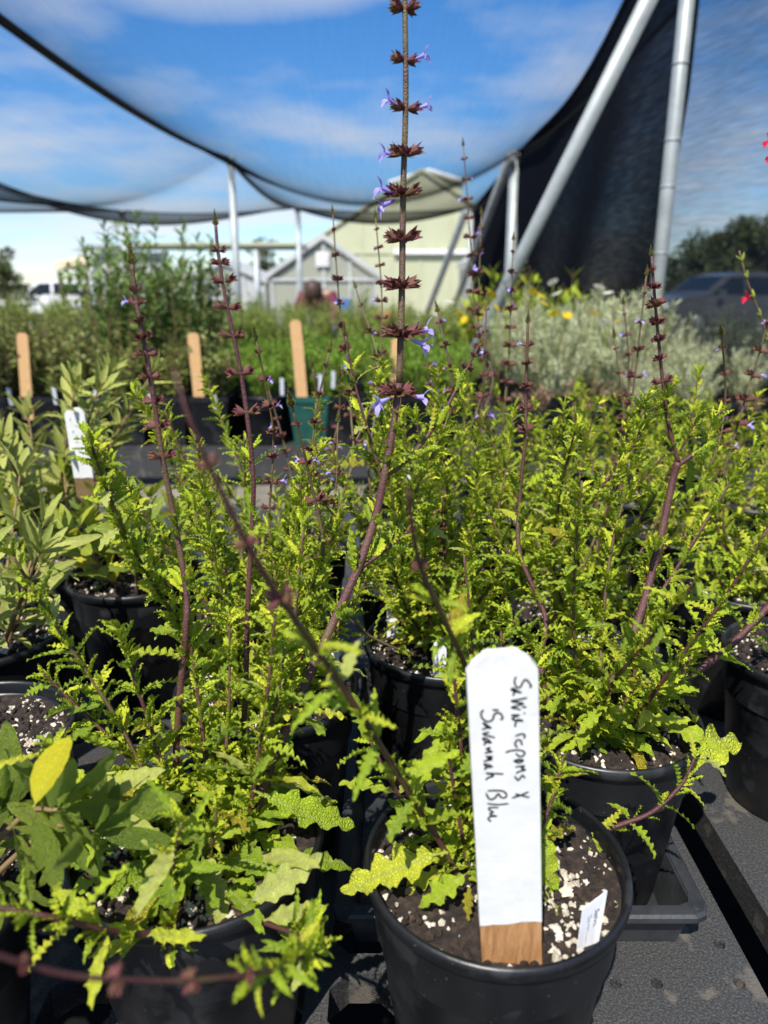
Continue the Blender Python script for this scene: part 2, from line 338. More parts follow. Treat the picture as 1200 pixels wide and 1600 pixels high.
def frame(p, x, y, z, s):
    m = Matrix.Identity(4)
    for i, c in enumerate((x, y, z)):
        for j in range(3): m[j][i] = c[j] * s
    for j in range(3): m[j][3] = p[j]
    return m

# ------------------------------------------------------------------ leaf shapes (unit length along +Y, face up +Z)
def leaf_arrays(seed, rows=26, half=2, W=0.2, lobes=5, depth=0.5, fold=0.25, curl=0.25, ruffle=0.03, teeth=0.05, petiole=0.12, blunt=0.8, side=0.0, crinkle=0.0, wob=0.0):
    r = random.Random(seed); cols = [i / half for i in range(-half, half + 1)]
    ph = {-1: r.random(), 1: r.random(), 0: 0}; a1, a2, a3 = r.uniform(0, 6), r.uniform(0, 6), r.uniform(0, 6)
    V = []
    for i in range(rows):
        t = i / (rows - 1)
        if t < petiole: env = 0.014 / W + 0 * t
        else:
            u = (t - petiole) / (1 - petiole); env = max(0.0, math.sin(math.pi * u ** blunt)) ** 0.62 + 0.02
        for c in cols:
            sgn = (c > 0) - (c < 0)
            pha = lobes * t + ph[sgn] * 0.6
            lob = (0.5 + 0.5 * math.cos(2 * math.pi * pha)) ** 0.6 * (1 - wob * (0.5 + 0.5 * math.sin(pha * 2.3 + a3)))
            w = W * env
            if t >= petiole: w *= (1 - depth + depth * lob) + teeth * math.sin(2 * math.pi * lobes * 3.1 * t + a1 + sgn)
            x = c * w
            y = t + abs(c) * 0.05 * lob * (depth > 0.1) * (1 - t)
            z = fold * abs(x) - curl * t * t + ruffle * abs(c) ** 2 * math.sin(2 * math.pi * lobes * 1.0 * t + a2 + 2 * sgn) + ruffle * 0.4 * math.sin(9 * t + a3) * c
            z += crinkle * (math.sin(34 * t + 5 * c + a1) * math.sin(21 * x / max(W, .01) * .35 + a2) + .6 * math.sin(57 * t + 9 * c + a3))
            x += side * t * t + (crinkle * .8 * math.sin(44 * t + a2) * c if t > petiole else 0)
            V.append((x, y, z))
    k = len(cols)
    F = [(i * k + j, i * k + j + 1, (i + 1) * k + j + 1, (i + 1) * k + j) for i in range(rows - 1) for j in range(k - 1)]
    return np.array(V, dtype=np.float32), np.array(F, dtype=np.int32)
def leaf_set(n, mat, name, **kw):
    out = []
    for i in range(n):
        r = random.Random(i * 7 + 3); k = dict(kw)
        for q, v in list(k.items()):
            if isinstance(v, tuple): k[q] = r.uniform(*v)
        k['lobes'] = k.get('lobes', 5)
        V, F = leaf_arrays(i * 13 + 5, **k); me = np_mesh(name, V, F); me.materials.append(M[mat]); out.append(me)
    return out
LEAF = leaf_set(9, 'leaf', 'leaf', rows=34, half=3, W=(0.15, 0.22), lobes=(4.0, 5.6), depth=(0.5, 0.7), fold=(0.1, 0.5), curl=(0.05, 0.5), ruffle=(0.02, 0.05), teeth=0.07, side=(-0.15, 0.15), crinkle=.007, wob=.4)
LEAF_UP = leaf_set(8, 'leaf', 'leaf', rows=34, half=2, W=(0.10, 0.15), lobes=(6, 8), depth=(0.45, 0.6), fold=(0.3, 1.0), curl=(-0.15, 0.5), ruffle=(0.03, 0.06), teeth=0.10, petiole=0.06, side=(-0.2, 0.2), crinkle=.010, wob=.4)
LEAF_YEL = leaf_set(3, 'leaf_yellow', 'leaf', rows=24, W=(0.14, 0.2), lobes=5.0, depth=0.4, fold=0.3, curl=0.4, ruffle=0.05, teeth=0.06)
LEAF_PALE = leaf_set(3, 'leaf_pale', 'leaf', rows=24, W=(0.14, 0.2), lobes=5.0, depth=0.35, fold=0.2, curl=(0.2, 0.5), ruffle=0.03, teeth=0.06)
SAGE = leaf_set(5, 'sage', 'leaf', rows=14, W=(0.085, 0.125), depth=0.0, fold=(0.1, 0.4), curl=(0.0, 0.3), ruffle=0.012, teeth=0.01, petiole=0.1, blunt=0.85)
SAGE_B = leaf_set(5, 'sage_bright', 'leaf', rows=18, W=(0.12, 0.155), depth=0.0, fold=(0.05, 0.3), curl=(0.0, 0.35), ruffle=0.012, teeth=0.012, petiole=0.12, blunt=0.95)
SAGE_L = leaf_set(5, 'sage_lime', 'leaf', rows=14, W=(0.14, 0.19), depth=0.0, fold=(0.05, 0.3), curl=(0.0, 0.4), ruffle=0.012, teeth=0.012, petiole=0.15, blunt=0.95)
SMALL = [leaf_arrays(50 + i, rows=15, half=1, W=0.14 + 0.02 * i, lobes=5.2 + 0.4 * i, depth=0.55, fold=0.6, curl=0.15 * i - .1, ruffle=0.06, teeth=0.05, petiole=0.05, side=.1 * (i - 1.5), crinkle=.012, wob=.4) for i in range(4)]
def join_leaves(name, shapes, mats, mat):
    Vs, Fs, off = [], [], 0
    for (V, F), m in zip(shapes, mats):
        A = np.array(m, dtype=np.float32)
        Vs.append(V @ A[:3, :3].T + A[:3, 3]); Fs.append(F + off); off += len(V)
    me = np_mesh(name, np.concatenate(Vs), np.concatenate(Fs)); me.materials.append(M[mat]); return me
def leaf_frame(p, T, az, el, size, rng, roll=0.35, droop=0.0):
    """leaf standing el radians off stem tangent T at azimuth az"""
    u = T.orthogonal().normalized(); v = T.cross(u)
    d = u * math.cos(az) + v * math.sin(az)
    L = (d * math.sin(el) + T * math.cos(el) + Vector((0, 0, -droop))).normalized()
    Nn = (T * math.sin(el) - d * math.cos(el)); Nn = (Nn - L * Nn.dot(L)).normalized()
    Nn = Matrix.Rotation(rng.uniform(-roll, roll), 3, L) @ Nn
    return frame(p, L.cross(Nn), L, Nn, size)

# ------------------------------------------------------------------ salvia flower parts
def calyx_into(mb, p, L, size, rng):
    L = L.normalized(); u = L.orthogonal().normalized(); v = L.cross(u); n = 5; a0 = rng.uniform(0, 6)
    rings = [(0.0, 0.10), (0.35, 0.22), (0.72, 0.30)]
    vs = []
    for h, r in rings:
        for j in range(n * 2):
            a = a0 + math.pi * j / n; vs.append(p + L * (h * size) + (u * math.cos(a) + v * math.sin(a)) * (r * size))
    for j in range(n * 2):
        a = a0 + math.pi * j / n; tip = j % 2 == 0
        vs.append(p + L * ((1.05 + rng.uniform(-.08, .1)) * size if tip else 0.74 * size) + (u * math.cos(a) + v * math.sin(a)) * ((0.40 if tip else 0.28) * size))
    k = n * 2
    mb.add(vs, [(i * k + j, i * k + (j + 1) % k, (i + 1) * k + (j + 1) % k, (i + 1) * k + j) for i in range(3) for j in range(k)])
def whorl_mesh(seed, tight=False):
    r = random.Random(seed); mb = MB()
    per = 3 if not tight else 2
    for s in (0, 1):
        for q in range(per):
            a = math.pi * s + (q - (per - 1) / 2) * 0.62 + r.uniform(-.12, .12)
            el = r.uniform(0.02, 0.45) if not tight else r.uniform(0.5, 0.9)
            L = Vector((math.cos(a) * math.cos(el), math.sin(a) * math.cos(el), math.sin(el)))
            calyx_into(mb, Vector((math.cos(a) * 0.13, math.sin(a) * 0.13, 0)), L, r.uniform(0.8, 1.0), r)
        a = math.pi * s
        for sg in (-1, 1):   # small bract below
            d = Vector((math.cos(a + .4 * sg), math.sin(a + .4 * sg), -0.25))
            b = Vector((math.cos(a) * .1, math.sin(a) * .1, -.05)); w = Vector((-math.sin(a), math.cos(a), 0)) * .12
            mb.add([b - w, b + w, b + d * .45 + w * .3, b + d * .6], [(0, 1, 2, 3)])
    return mb.mesh('calyx_whorl', 'calyx')
WHORL = [whorl_mesh(i) for i in range(6)]; WHORL_T = [whorl_mesh(20 + i, True) for i in range(4)]
def flower_mesh(seed, mat='petal'):
    r = random.Random(seed); mb = MB()
    mb.tube([(0, 0, 0), (0, .3, .04), (0, .6, .1), (0, .78, .14)], [.06, .09, .13, .17], n=7, cap=False)
    def lobe(b, d, w, nrm, n=5):
        d = Vector(d); w = Vector(w); nrm = Vector(nrm); vs = []
        for i in range(n):
            t = i / (n - 1); ww = math.sin(math.pi * (0.22 + 0.70 * t)) * (1 if t < .9 else .75)
            c = Vector(b) + d * t + nrm * (0.16 * math.sin(math.pi * t) - .12 * t * t)
            vs += [c - w * ww, c + nrm * .05, c + w * ww]
        mb.add(vs, [(i * 3 + j, i * 3 + j + 1, (i + 1) * 3 + j + 1, (i + 1) * 3 + j) for i in range(n - 1) for j in range(2)])
    lobe((0, .72, .22), (0, .32, .5), (.15, 0, 0), (0, -.2, .3))
    lobe((0, .78, .04), (0, .42, -.48), (.20, 0, 0), (0, .3, .2))
    for s in (-1, 1): lobe((.08 * s, .76, .06), (.36 * s, .26, -.18), (.05, .05, .13), (0, .3, .2))
    me = mb.mesh('flower', mat, True); return me
FLOWER = [flower_mesh(i) for i in range(3)]; FLOWER_RED = flower_mesh(9, 'red_petal')
def tip_mesh(seed):
    r = random.Random(seed); mb = MB()
    for i in range(7):
        z = i * .34; s = 1 - i / 8.5
        for k in range(4):
            a = k * math.pi / 2 + i * math.pi / 4; el = 0.9 + 0.05 * i
            L = Vector((math.cos(a) * math.cos(el), math.sin(a) * math.cos(el), math.sin(el)))
            calyx_into(mb, Vector((0, 0, z)) + L * .04, L, .62 * s, r)
    mb.tube([(0, 0, -.1), (0, 0, 2.2)], [.06, .03], n=5)
    return mb.mesh('spike_tip', 'bud')
TIP = [tip_mesh(i) for i in range(3)]

def salvia_stem(plant, ctrl, r0, r1, rng, leaf_span=(0.05, 0.6), leaf_len=(0.05, 0.028), gap=0.03, whorls=(), wsize=0.011, tip=0.0, flowers=0.25, small=3, mat='stem', el=(0.7, 1.2), bare=0.0, small_len=0.017, sides=8):
    path = catmull(ctrl, 6); Ltot = plen(path)
    mb = MB(); n = len(path)
    mb.tube(path, [r0 + (r1 - r0) * i / (n - 1) for i in range(n)], n=sides, square=0.10)
    st = mb.build('stem', mat, plant, smooth=True)
    az = rng.uniform(0, 3); s = leaf_span[0] * Ltot; sh, mt = [], []
    while s < leaf_span[1] * Ltot:
        f = s / Ltot; p, T = along(path, s); fr = (f - leaf_span[0]) / max(1e-6, leaf_span[1] - leaf_span[0])
        ln = leaf_len[0] + (leaf_len[1] - leaf_len[0]) * fr
        for k in (0, 1):
            if rng.random() < bare: continue
            a = az + math.pi * k + rng.uniform(-.35, .35); e = rng.uniform(*el)
            size = ln * rng.uniform(0.72, 1.2)
            me = rng.choice(LEAF if (fr < 0.45 and size > 0.03) else LEAF_UP)
            if rng.random() < 0.015 + .05 * (fr < .3): me = rng.choice(LEAF_YEL)
            elif rng.random() < 0.04: me = rng.choice(LEAF_PALE)
            link('leaf', me, st, leaf_frame(p, T, a, e, size, rng, droop=rng.uniform(0, .35) * (1 - fr)))
            for q in range(rng.randint(max(0, small - 1), small + 1)):
                sh.append(rng.choice(SMALL))
                mt.append(leaf_frame(p + T * rng.uniform(-.002, .012), T, a + rng.uniform(-.9, .9), rng.uniform(.25, .9), small_len * rng.uniform(.6, 1.3) * (1.15 - .4 * fr), rng, roll=.9))
        az += math.pi / 2 + rng.uniform(-.2, .2); s += gap * rng.uniform(.8, 1.2) * (1.15 - 0.35 * fr)
    if sh: link('small_leaves', join_leaves('small_leaves', sh, mt, 'leaf_small'), st, kind='stuff')
    wa = rng.uniform(-.5, .5)
    for wi, f in enumerate(whorls):
        p, T = along(path, f * Ltot)
        x = Vector((math.cos(wa), math.sin(wa), 0)); x = (x - T * x.dot(T)).normalized(); y = T.cross(x)
        sz = wsize * (1.0 if f < .8 else 1.0 - .5 * (f - .8) / .2)
        rr = r0 + (r1 - r0) * f
        wm = rng.choice(WHORL if f < .93 else WHORL_T); sz *= rng.uniform(.78, 1.12)
        w = link('calyx_whorl', wm, st, frame(p, x, y, T, sz))
        for sgn in (-1, 1):
            if rng.random() < flowers:
                d = (x * sgn + y * rng.uniform(-.5, .5)).normalized(); L = (d + T * rng.uniform(-.05, .35)).normalized()
                up = (T - L * T.dot(L)).normalized()
                link('flower', rng.choice(FLOWER), st, frame(p + L * sz * .55, L.cross(up), L, up, sz * rng.uniform(.85, 1.15)))
        wa += rng.uniform(-.35, .35) + (1.2 if rng.random() < .3 else 0)
    if tip:
        p, T = path[-1], (path[-1] - path[-2]).normalized(); x = T.orthogonal().normalized()
        link('spike_tip', rng.choice(TIP), st, frame(p - T * tip * .1, x, T.cross(x), T, tip))
    return st, path

# ------------------------------------------------------------------ ground and benches
BZ = 0.75; POT_H = 0.165; POT_R = 0.0825; RIM = BZ + POT_H; SOILZ = RIM - 0.014
gm = MB(); gn = 40
gm.add([(x * 12.0 - 240, y * 12.0 - 60, 0) for y in range(gn + 1) for x in range(gn + 1)], [(j * (gn + 1) + i, j * (gn + 1) + i + 1, (j + 1) * (gn + 1) + i + 1, (j + 1) * (gn + 1) + i) for j in range(gn) for i in range(gn)])
struct(gm.build('ground', 'gravel'), 'grey gravel ground of the nursery yard')

mt_ = MB(); mt_.box((-4, -3, .004), (4, 4.1, .008)); struct(mt_.build('shadow_sheet', 'shadow_black'), 'added black shadow sheet under the benches')  # added sheet: keeps sunlit ground from showing through the bench openings
def cell(mb, x0, x1, y0, y1, z0, z1, hole, n=8, oct=0.26):
    """one plate cell with a through hole; hole = half sizes of a chamfered rectangle, or a radius"""
    cx_, cy_ = (x0 + x1) / 2, (y0 + y1) / 2; inner = []; outer = []
    if isinstance(hole, tuple):
        hx, hy = hole; ch = oct * min(hx, hy) * 2
        inner = [(hx, -hy + ch), (hx, hy - ch), (hx - ch, hy), (-hx + ch, hy), (-hx, hy - ch), (-hx, -hy + ch), (-hx + ch, -hy), (hx - ch, -hy)]
    else: inner = [(hole * math.cos(2 * math.pi * (k - .5) / 8), hole * math.sin(2 * math.pi * (k - .5) / 8)) for k in range(8)]
    ax, ay = (x1 - x0) / 2, (y1 - y0) / 2
    outer = [(ax, -ay), (ax, ay), (ax, ay), (-ax, ay), (-ax, ay), (-ax, -ay), (-ax, -ay), (ax, -ay)]
    I = [(cx_ + a, cy_ + b) for a, b in inner]; O = [(cx_ + a, cy_ + b) for a, b in ((ax, -ay), (ax, ay), (-ax, ay), (-ax, -ay))]
    vs = [(a, b, z1) for a, b in I] + [(a, b, z0) for a, b in I] + [(a, b, z1) for a, b in O] + [(a, b, z0) for a, b in O]
    fs = []
    for k in range(4):      # side faces of each quadrant: edge I[2k],I[2k+1] belongs to outer edge k..k+1
        a, b = 2 * k, 2 * k + 1; c = (2 * k + 2) % 8; oa, ob = 16 + k, 16 + (k + 1) % 4
        fs += [(a, oa, ob, b), (b, ob, c)]
        fs += [(a + 8, b + 8, ob + 4, oa + 4), (b + 8, c + 8, ob + 4)]
    for k in range(8): fs.append((k, (k + 1) % 8, (k + 1) % 8 + 8, k + 8))
    mb.add(vs, fs)
def plate(mb, x0, x1, y0, y1, z0, z1): mb.box((x0, y0, z0), (x1, y1, z1))

def near_bench():
    r = root('potting_bench', (-0.4, 0.9, 0), 'scratched black plastic bench with square openings under the front pots', 'bench')
    mb = MB(); z0, z1 = BZ - 0.03, BZ; c = 0.070
    HOLES = [onz(*h, BZ) for h in ((1000, 1565), (1065, 1565), (1145, 1557), (1112, 1487))]
    y = 0.10
    while y < 1.66:
        x = 0.160 - c
        while x > -1.15:
            if y < 0.75: cell(mb, x, x + c, y, y + c, z0, z1, (0.026, 0.026))
            else: plate(mb, x, x + c, y, y + c, z0, z1)
            x -= c
        x = 0.160
        while x < 0.284:
            for yb in (y, y + .035):
                hit = any(x <= h.x < x + .03125 and yb <= h.y < yb + .035 for h in HOLES)
                if hit or random.Random(int(x * 1e4) * 17 + int(yb * 1e4)).random() < .12: cell(mb, x, x + .03125, yb, yb + .035, z0, z1, .0046)
                else: plate(mb, x, x + .03125, yb, yb + .035, z0, z1)
            x += 0.03125
        y += c
    mb.build('bench_top', 'bench', r)
    for x in (-1.1, 0.25):
        for yy in (0.13, 1.6): MB().box((x - .03, yy - .03, 0), (x + .03, yy + .03, z0)).build('leg', 'bench', r)
    sk = MB(); sk.box((0.278, 0.10, BZ - .10), (0.2845, 1.64, BZ - .0301)); sk.build('side_skirt', 'bench', r)
    r2 = root('potting_bench', (0.9, 0.9, 0), 'black plastic bench beside the drilled bench edge, carrying the big shaded pots', 'bench')
    mb = MB(); plate(mb, 0.322, 1.5, 0.2, 1.64, z0, z1); mb.build('bench_top', 'bench', r2)
    for x in (0.36, 1.45):
        for yy in (0.25, 1.6): MB().box((x - .03, yy - .03, 0), (x + .03, yy + .03, z0)).build('leg', 'bench', r2)
near_bench()
def far_bench(label, x0, x1, y0, y1, z=BZ, group=None):
    r = root('display_bench', ((x0 + x1) / 2, (y0 + y1) / 2, 0), label, 'bench', group)
    mb = MB(); plate(mb, x0, x1, y0, y1, z - .05, z); plate(mb, x0, x1, y0 - .012, y0, z - .09, z + .012); mb.build('bench_top', 'bench', r)
    nx = max(2, int((x1 - x0) / 1.6) + 1)
    for i in range(nx):
        for yy in (y0 + .06, y1 - .06):
            x = x0 + .08 + (x1 - x0 - .16) * i / (nx - 1); MB().box((x - .03, yy - .03, 0), (x + .03, yy + .03, z - .05)).build('leg', 'bench', r)
far_bench('long black bench carrying the row of square pots with wooden stakes', -2.6, 0.35, 2.36, 3.45)
far_bench('long black bench under the silver-leaved plants', 0.40, 2.3, 2.05, 3.9)
far_bench('distant bench under the bright green potted plants', -4.2, 1.2, 4.3, 5.6)
far_bench('farthest bench near the small greenhouse', -6, 2.4, 6.6, 8.2)

# ------------------------------------------------------------------ pots
def pot_mesh():
    prof = [(0.0, 0.004), (0.050, 0.004), (0.056, 0.0), (0.0585, 0.003), (0.062, 0.03), (0.0655, 0.062), (0.0664, 0.0635), (0.0667, 0.066), (0.0700, 0.098), (0.0712, 0.0995), (0.0752, 0.140), (0.0758, 0.1415), (0.0766, 0.1535),
            (0.0800, 0.1545), (0.0818, 0.1565), (0.0826, 0.1600), (0.0820, 0.1632), (0.0806, 0.165), (0.0788, 0.1648), (0.0778, 0.1625), (0.0770, 0.150), (0.0755, 0.12)]
    mb = MB(); mb.lathe(prof, n=56); return mb.mesh('pot_body', 'pot', True)
POT_ME = pot_mesh()
def soil_mesh(seed):
    r = random.Random(seed); mb = MB(); n, k = 28, 7; vs = [(0, 0, r.uniform(-.002, .003))]
    for i in range(1, k + 1):
        for j in range(n):
            a = 2 * math.pi * j / n; q = 0.0768 * i / k
            vs.append((q * math.cos(a), q * math.sin(a), noise.noise(Vector((q * math.cos(a) * 40, q * math.sin(a) * 40, seed))) * .006))
    fs = [(0, 1 + j, 1 + (j + 1) % n) for j in range(n)] + [(1 + (i - 1) * n + j, 1 + i * n + j, 1 + i * n + (j + 1) % n, 1 + (i - 1) * n + (j + 1) % n) for i in range(1, k) for j in range(n)]
    return mb.add(vs, fs).mesh('soil', 'soil', True)
SOIL = [soil_mesh(i) for i in range(3)]
ICO = None
def ico():
    g = (1 + 5 ** .5) / 2
    V = np.array([(-1, g, 0), (1, g, 0), (-1, -g, 0), (1, -g, 0), (0, -1, g), (0, 1, g), (0, -1, -g), (0, 1, -g), (g, 0, -1), (g, 0, 1), (-g, 0, -1), (-g, 0, 1)], dtype=np.float32) / 1.9
    F = np.array([(0, 11, 5), (0, 5, 1), (0, 1, 7), (0, 7, 10), (0, 10, 11), (1, 5, 9), (5, 11, 4), (11, 10, 2), (10, 7, 6), (7, 1, 8), (3, 9, 4), (3, 4, 2), (3, 2, 6), (3, 6, 8), (3, 8, 9), (4, 9, 5), (2, 4, 11), (6, 2, 10), (8, 6, 7), (9, 8, 1)], dtype=np.int32)
    return V, F
IV, IF = ico()
def grains(name, mat, n, rng, spread, size, centre=(0, 0), heap=0.0):
    Vs, Fs = [], []; nr = np.random.RandomState(rng.randint(0, 99999))
    cl = [(rng.uniform(0, 6.283), spread * math.sqrt(rng.random()), rng.uniform(.006, .022)) for _ in range(14)]
    for i in range(n):
        a, q = rng.uniform(0, 6.283), spread * math.sqrt(rng.random())
        if name == 'perlite' and rng.random() < .72:
            ca, cq, cs = rng.choice(cl); ux, uy = cq * math.cos(ca) + rng.gauss(0, cs), cq * math.sin(ca) + rng.gauss(0, cs); a, q = math.atan2(uy, ux), math.hypot(ux, uy)
        s = rng.uniform(*size) * (1 if rng.random() < .8 else 1.5)
        x, y = centre[0] + q * math.cos(a), centre[1] + q * math.sin(a)
        if math.hypot(x, y) > .074: continue
        z = heap * max(0, 1 - (q / spread) ** 2) + s * .25
        V = IV * (s * nr.uniform(.6, 1.25, (12, 1))) * nr.uniform(.7, 1.2, 3) + (x, y, z)
        Vs.append(V); Fs.append(IF + 12 * len(Fs))
    me = np_mesh(name, np.concatenate(Vs), np.concatenate(Fs), False); me.materials.append(M[mat]); return me
PG = random.Random(5)
PERL = [grains('perlite', 'perlite', n, PG, .074, (.0007, .0024)) for n in (640, 760, 560)]
BARK = [grains('bark_chips', 'soil', 420, PG, .074, (.001, .004)) for n in range(2)]
POTS = {}
def pot(key, x, y, label, group=None, z=BZ, soil=True, i=[0]):
    r = root('plant_pot', (x, y, z), label, 'pot', group, rz=i[0] * 1.3)
    link('pot_body', POT_ME, r, local=True)
    if soil:
        d = Matrix.Translation((0, 0, POT_H - .014))
        s = link('soil', SOIL[i[0] % 3], r, d, local=True)
        link('perlite', PERL[i[0] % 3], s, local=True, kind='stuff'); link('bark_chips', BARK[i[0] % 2], s, local=True, kind='stuff')
    i[0] += 1; POTS[key] = Vector((x, y, z + POT_H - .016)); return r
def pp(px, py):
    v = onz(px, py, RIM); return v.x, v.y
pot('P1', .0696, .380, 'round black pot with the tall white handwritten stake and small white tag')
pot('P2', -.122, .402, 'round black pot holding the tallest flowering salvia, with a heap of perlite')
pot('P3', .181, .545, 'round black pot in the tray, beside the drilled bench edge')
pot('P9', -0.105, 0.590, 'round black pot directly behind the pot of the tallest salvia')
pot('P10', 0.062, 0.680, 'round black pot in the tray, directly behind the white stake pot')
pot('P4', 0.418, 0.650, 'large shaded black pot on the bench across the gap, with bare soil showing')
pot('P5', 0.440, 0.835, 'black pot behind the shaded pot across the bench gap')
pot('P6', -0.335, 0.515, 'black pot of bare peaty soil behind the broad-leaved sage')
pot('P7', *pp(212, 893), 'black pot of the yellow-green sage with dried flower heads')
pot('P8', -0.415, 0.70, 'black pot of the grey-green pointed sage')
pot('Q', -0.292, 0.345, 'black pot of the fresh broad-leaved sage with one yellow leaf')
back = {'A': (-.135, .76), 'B': (.222, .755), 'C': (.045, .86), 'D': (.215, .955), 'E': (-.13, .965), 'F': (.04, 1.05), 'G': (.215, 1.15), 
        'I': (.045, 1.25), 'J': (.215, 1.35), 'M': (.435, 1.03), 'N': (.44, 1.23), 'O': (.62, .98), 'R': (.62, 1.2), 'S': (.44, 1.43), 'T': (.62, 1.42)}
GAPK = ('M', 'N', 'O', 'R', 'S', 'T')
for k, (x, y) in back.items():
    if k in GAPK: pot(k, x, y, 'black round pot under a small salvia on the bench across the gap', 'pots on the bench across the gap')
    else: pot(k, x, y, 'black round pot hidden among the crowded salvias behind the white stake', 'pots crowded behind the white stake')
pot('U', -.52, 1.08, 'black pot of the dense olive-green sage next to the small white marker')
pot('V', -.42, 0.93, 'black pot between the olive-green sage and the yellow-green sage')

# trays
def tray(x0, x1, y0, y1, label, h=0.042):
    r = root('carry_tray', ((x0 + x1) / 2, (y0 + y1) / 2, BZ), label, 'tray')
    f, w, dr = .010, .0022, .008; z0, z1 = BZ + .0006, BZ + h
    mb = MB()
    # slanting walls as prisms, flange on top
    for (a, b, n) in (((x0, y0), (x1, y0), (0, 1)), ((x1, y0), (x1, y1), (-1, 0)), ((x1, y1), (x0, y1), (0, -1)), ((x0, y1), (x0, y0), (1, 0))):
        a3, b3 = Vector((*a, z1)), Vector((*b, z1)); inn = Vector((*n, 0)); t = (b3 - a3).normalized()
        lo_a, lo_b = a3 + inn * dr + t * dr - Vector((0, 0, h - .0006)), b3 + inn * dr - t * dr - Vector((0, 0, h - .0006))
        mb.add([a3, b3, lo_b, lo_a, a3 + inn * w, b3 + inn * w, lo_b + inn * w, lo_a + inn * w], [(0, 3, 2, 1), (4, 5, 6, 7), (0, 1, 5, 4), (3, 7, 6, 2)])
    mb.build('tray_wall', 'tray', r)
    fl = MB(); ch = .012
    def ring(d, z):
        a0, a1, b0, b1 = x0 - d, x1 + d, y0 - d, y1 + d
        return [Vector(q) for q in ((a0 + ch, b0, z), (a1 - ch, b0, z), (a1 - ch * .3, b0 + ch * .3, z), (a1, b0 + ch, z), (a1, b1 - ch, z), (a1 - ch * .3, b1 - ch * .3, z), (a1 - ch, b1, z), (a0 + ch, b1, z), (a0 + ch * .3, b1 - ch * .3, z), (a0, b1 - ch, z), (a0, b0 + ch, z), (a0 + ch * .3, b0 + ch * .3, z))]
    R = ring(-.001, z1 + .0015) + ring(f * .8, z1 + .0015) + ring(f, z1 - .0005) + ring(f, z1 - .005)
    fl.add(R, [(i * 12 + j, i * 12 + (j + 1) % 12, (i + 1) * 12 + (j + 1) % 12, (i + 1) * 12 + j) for i in range(3) for j in range(12)])
    fl.build('flange', 'tray', r)
    for sx_, sy_ in ((x0, y0), (x1, y0), (x0, y1), (x1, y1)):
        MB().lathe([(0.0, .0022), (.0028, .0022), (.0034, .0012)], n=12, centre=(sx_ + (.003 if sx_ == x0 else -.003) * 0, sy_ + .002 * 0, z1)).build('rivet', 'tray', r)
    MB().box((x0 + dr, y0 + dr, z0 - .0004), (x1 - dr, y1 - dr, z0 + .002)).build('tray_floor', 'tray', r)
tray(-.030, .243, .462, .845, 'dark grey plastic carry tray holding the pots behind the white stake')
for k in ('P3', 'P10', 'B'): pass

# ------------------------------------------------------------------ white stake with handwriting
def stake(name, base, top, width, label, thick=.0045, paint_from=None, group=None, wood='wood', paint='white_paint', bury=.06, ch=.30):
    """flat stick whose front faces -Y; base/top are points at the middle of the visible front face"""
    base, top = Vector(base), Vector(top); U = (top - base).normalized()
    X = Vector((1, 0, 0)); X = (X - U * X.dot(U)).normalized(); Nf = X.cross(U).normalized()
    if Nf.y > 0: Nf = -Nf
    r = root(name, base - U * bury * 0, label, 'plant marker', group); L = (top - base).length; w = width / 2; c = width * ch
    def poly(a, b, rounded, grow=0.0):
        p = [(-w - grow, a), (w + grow, a)]
        if rounded: p += [(w + grow, b - c), (w * .82, b - c * .52), (w - c * .95, b), (-w + c * .95, b), (-w * .82, b - c * .52), (-w - grow, b - c)]
        else: p += [(w + grow, b), (-w - grow, b)]
        return [base + X * x + U * y for x, y in p]
    if paint_from is None:
        MB().prism(poly(-bury, L, True), -Nf * thick).build('stick', wood, r)
    else:
        MB().prism(poly(-bury, paint_from, False), -Nf * thick).build('bare_wood', wood, r)
        pl_ = poly(paint_from, L, True, .0002); wv = random.Random(4)
        edge = [pl_[0].lerp(pl_[1], k / 9) + U * wv.uniform(-.0007, .0007) for k in range(10)]
        MB().prism([p + Nf * .0003 for p in edge + pl_[2:]], -Nf * (thick + .0006)).build('painted_blade', paint, r)
    return r, Nf
sb, stp = onz(800, 1499, .905), at(784, 1021, .304)
stk, stN = stake('plant_stake', sb, stp, .0325, 'tall white painted stake handwritten with a salvia name, brown wood at its foot', paint_from=.0265)
def on_stake(px, py):
    d = ray(px, py); p0 = sb + stN * .0003; return EYE + d * ((p0 - EYE).dot(stN) / d.dot(stN))
INK1 = [[(985,585),(1015,570),(970,500),(925,475),(890,520),(860,580),(820,590),(780,540),(775,480),(800,435)], [(872,660),(820,640),(755,598),(728,622),(790,645),(868,662),(800,640),(770,665),(748,708)],
        [(958,735),(840,760),(725,782),(820,802),(902,820),(800,850),(730,876),(800,890),(862,908)], [(880,870),(946,865)], [(905,966),(925,950)], [(722,985),(850,985)],
        [(850,985),(740,1030),(790,1062),(898,1066),(820,1050),(792,1090),(780,1158)], [(785,1287),(870,1257),(922,1272),(908,1322)], [(455,910),(546,912)],
        [(565,1050),(602,1030),(580,970),(530,950),(480,975),(455,1050),(380,1077),(310,1030),(290,960),(325,905)], [(438,1175),(350,1112),(322,1100),(360,1142),(438,1172),(380,1170),(303,1196)], [(410,1230),(318,1256),(400,1285),(492,1312)]]
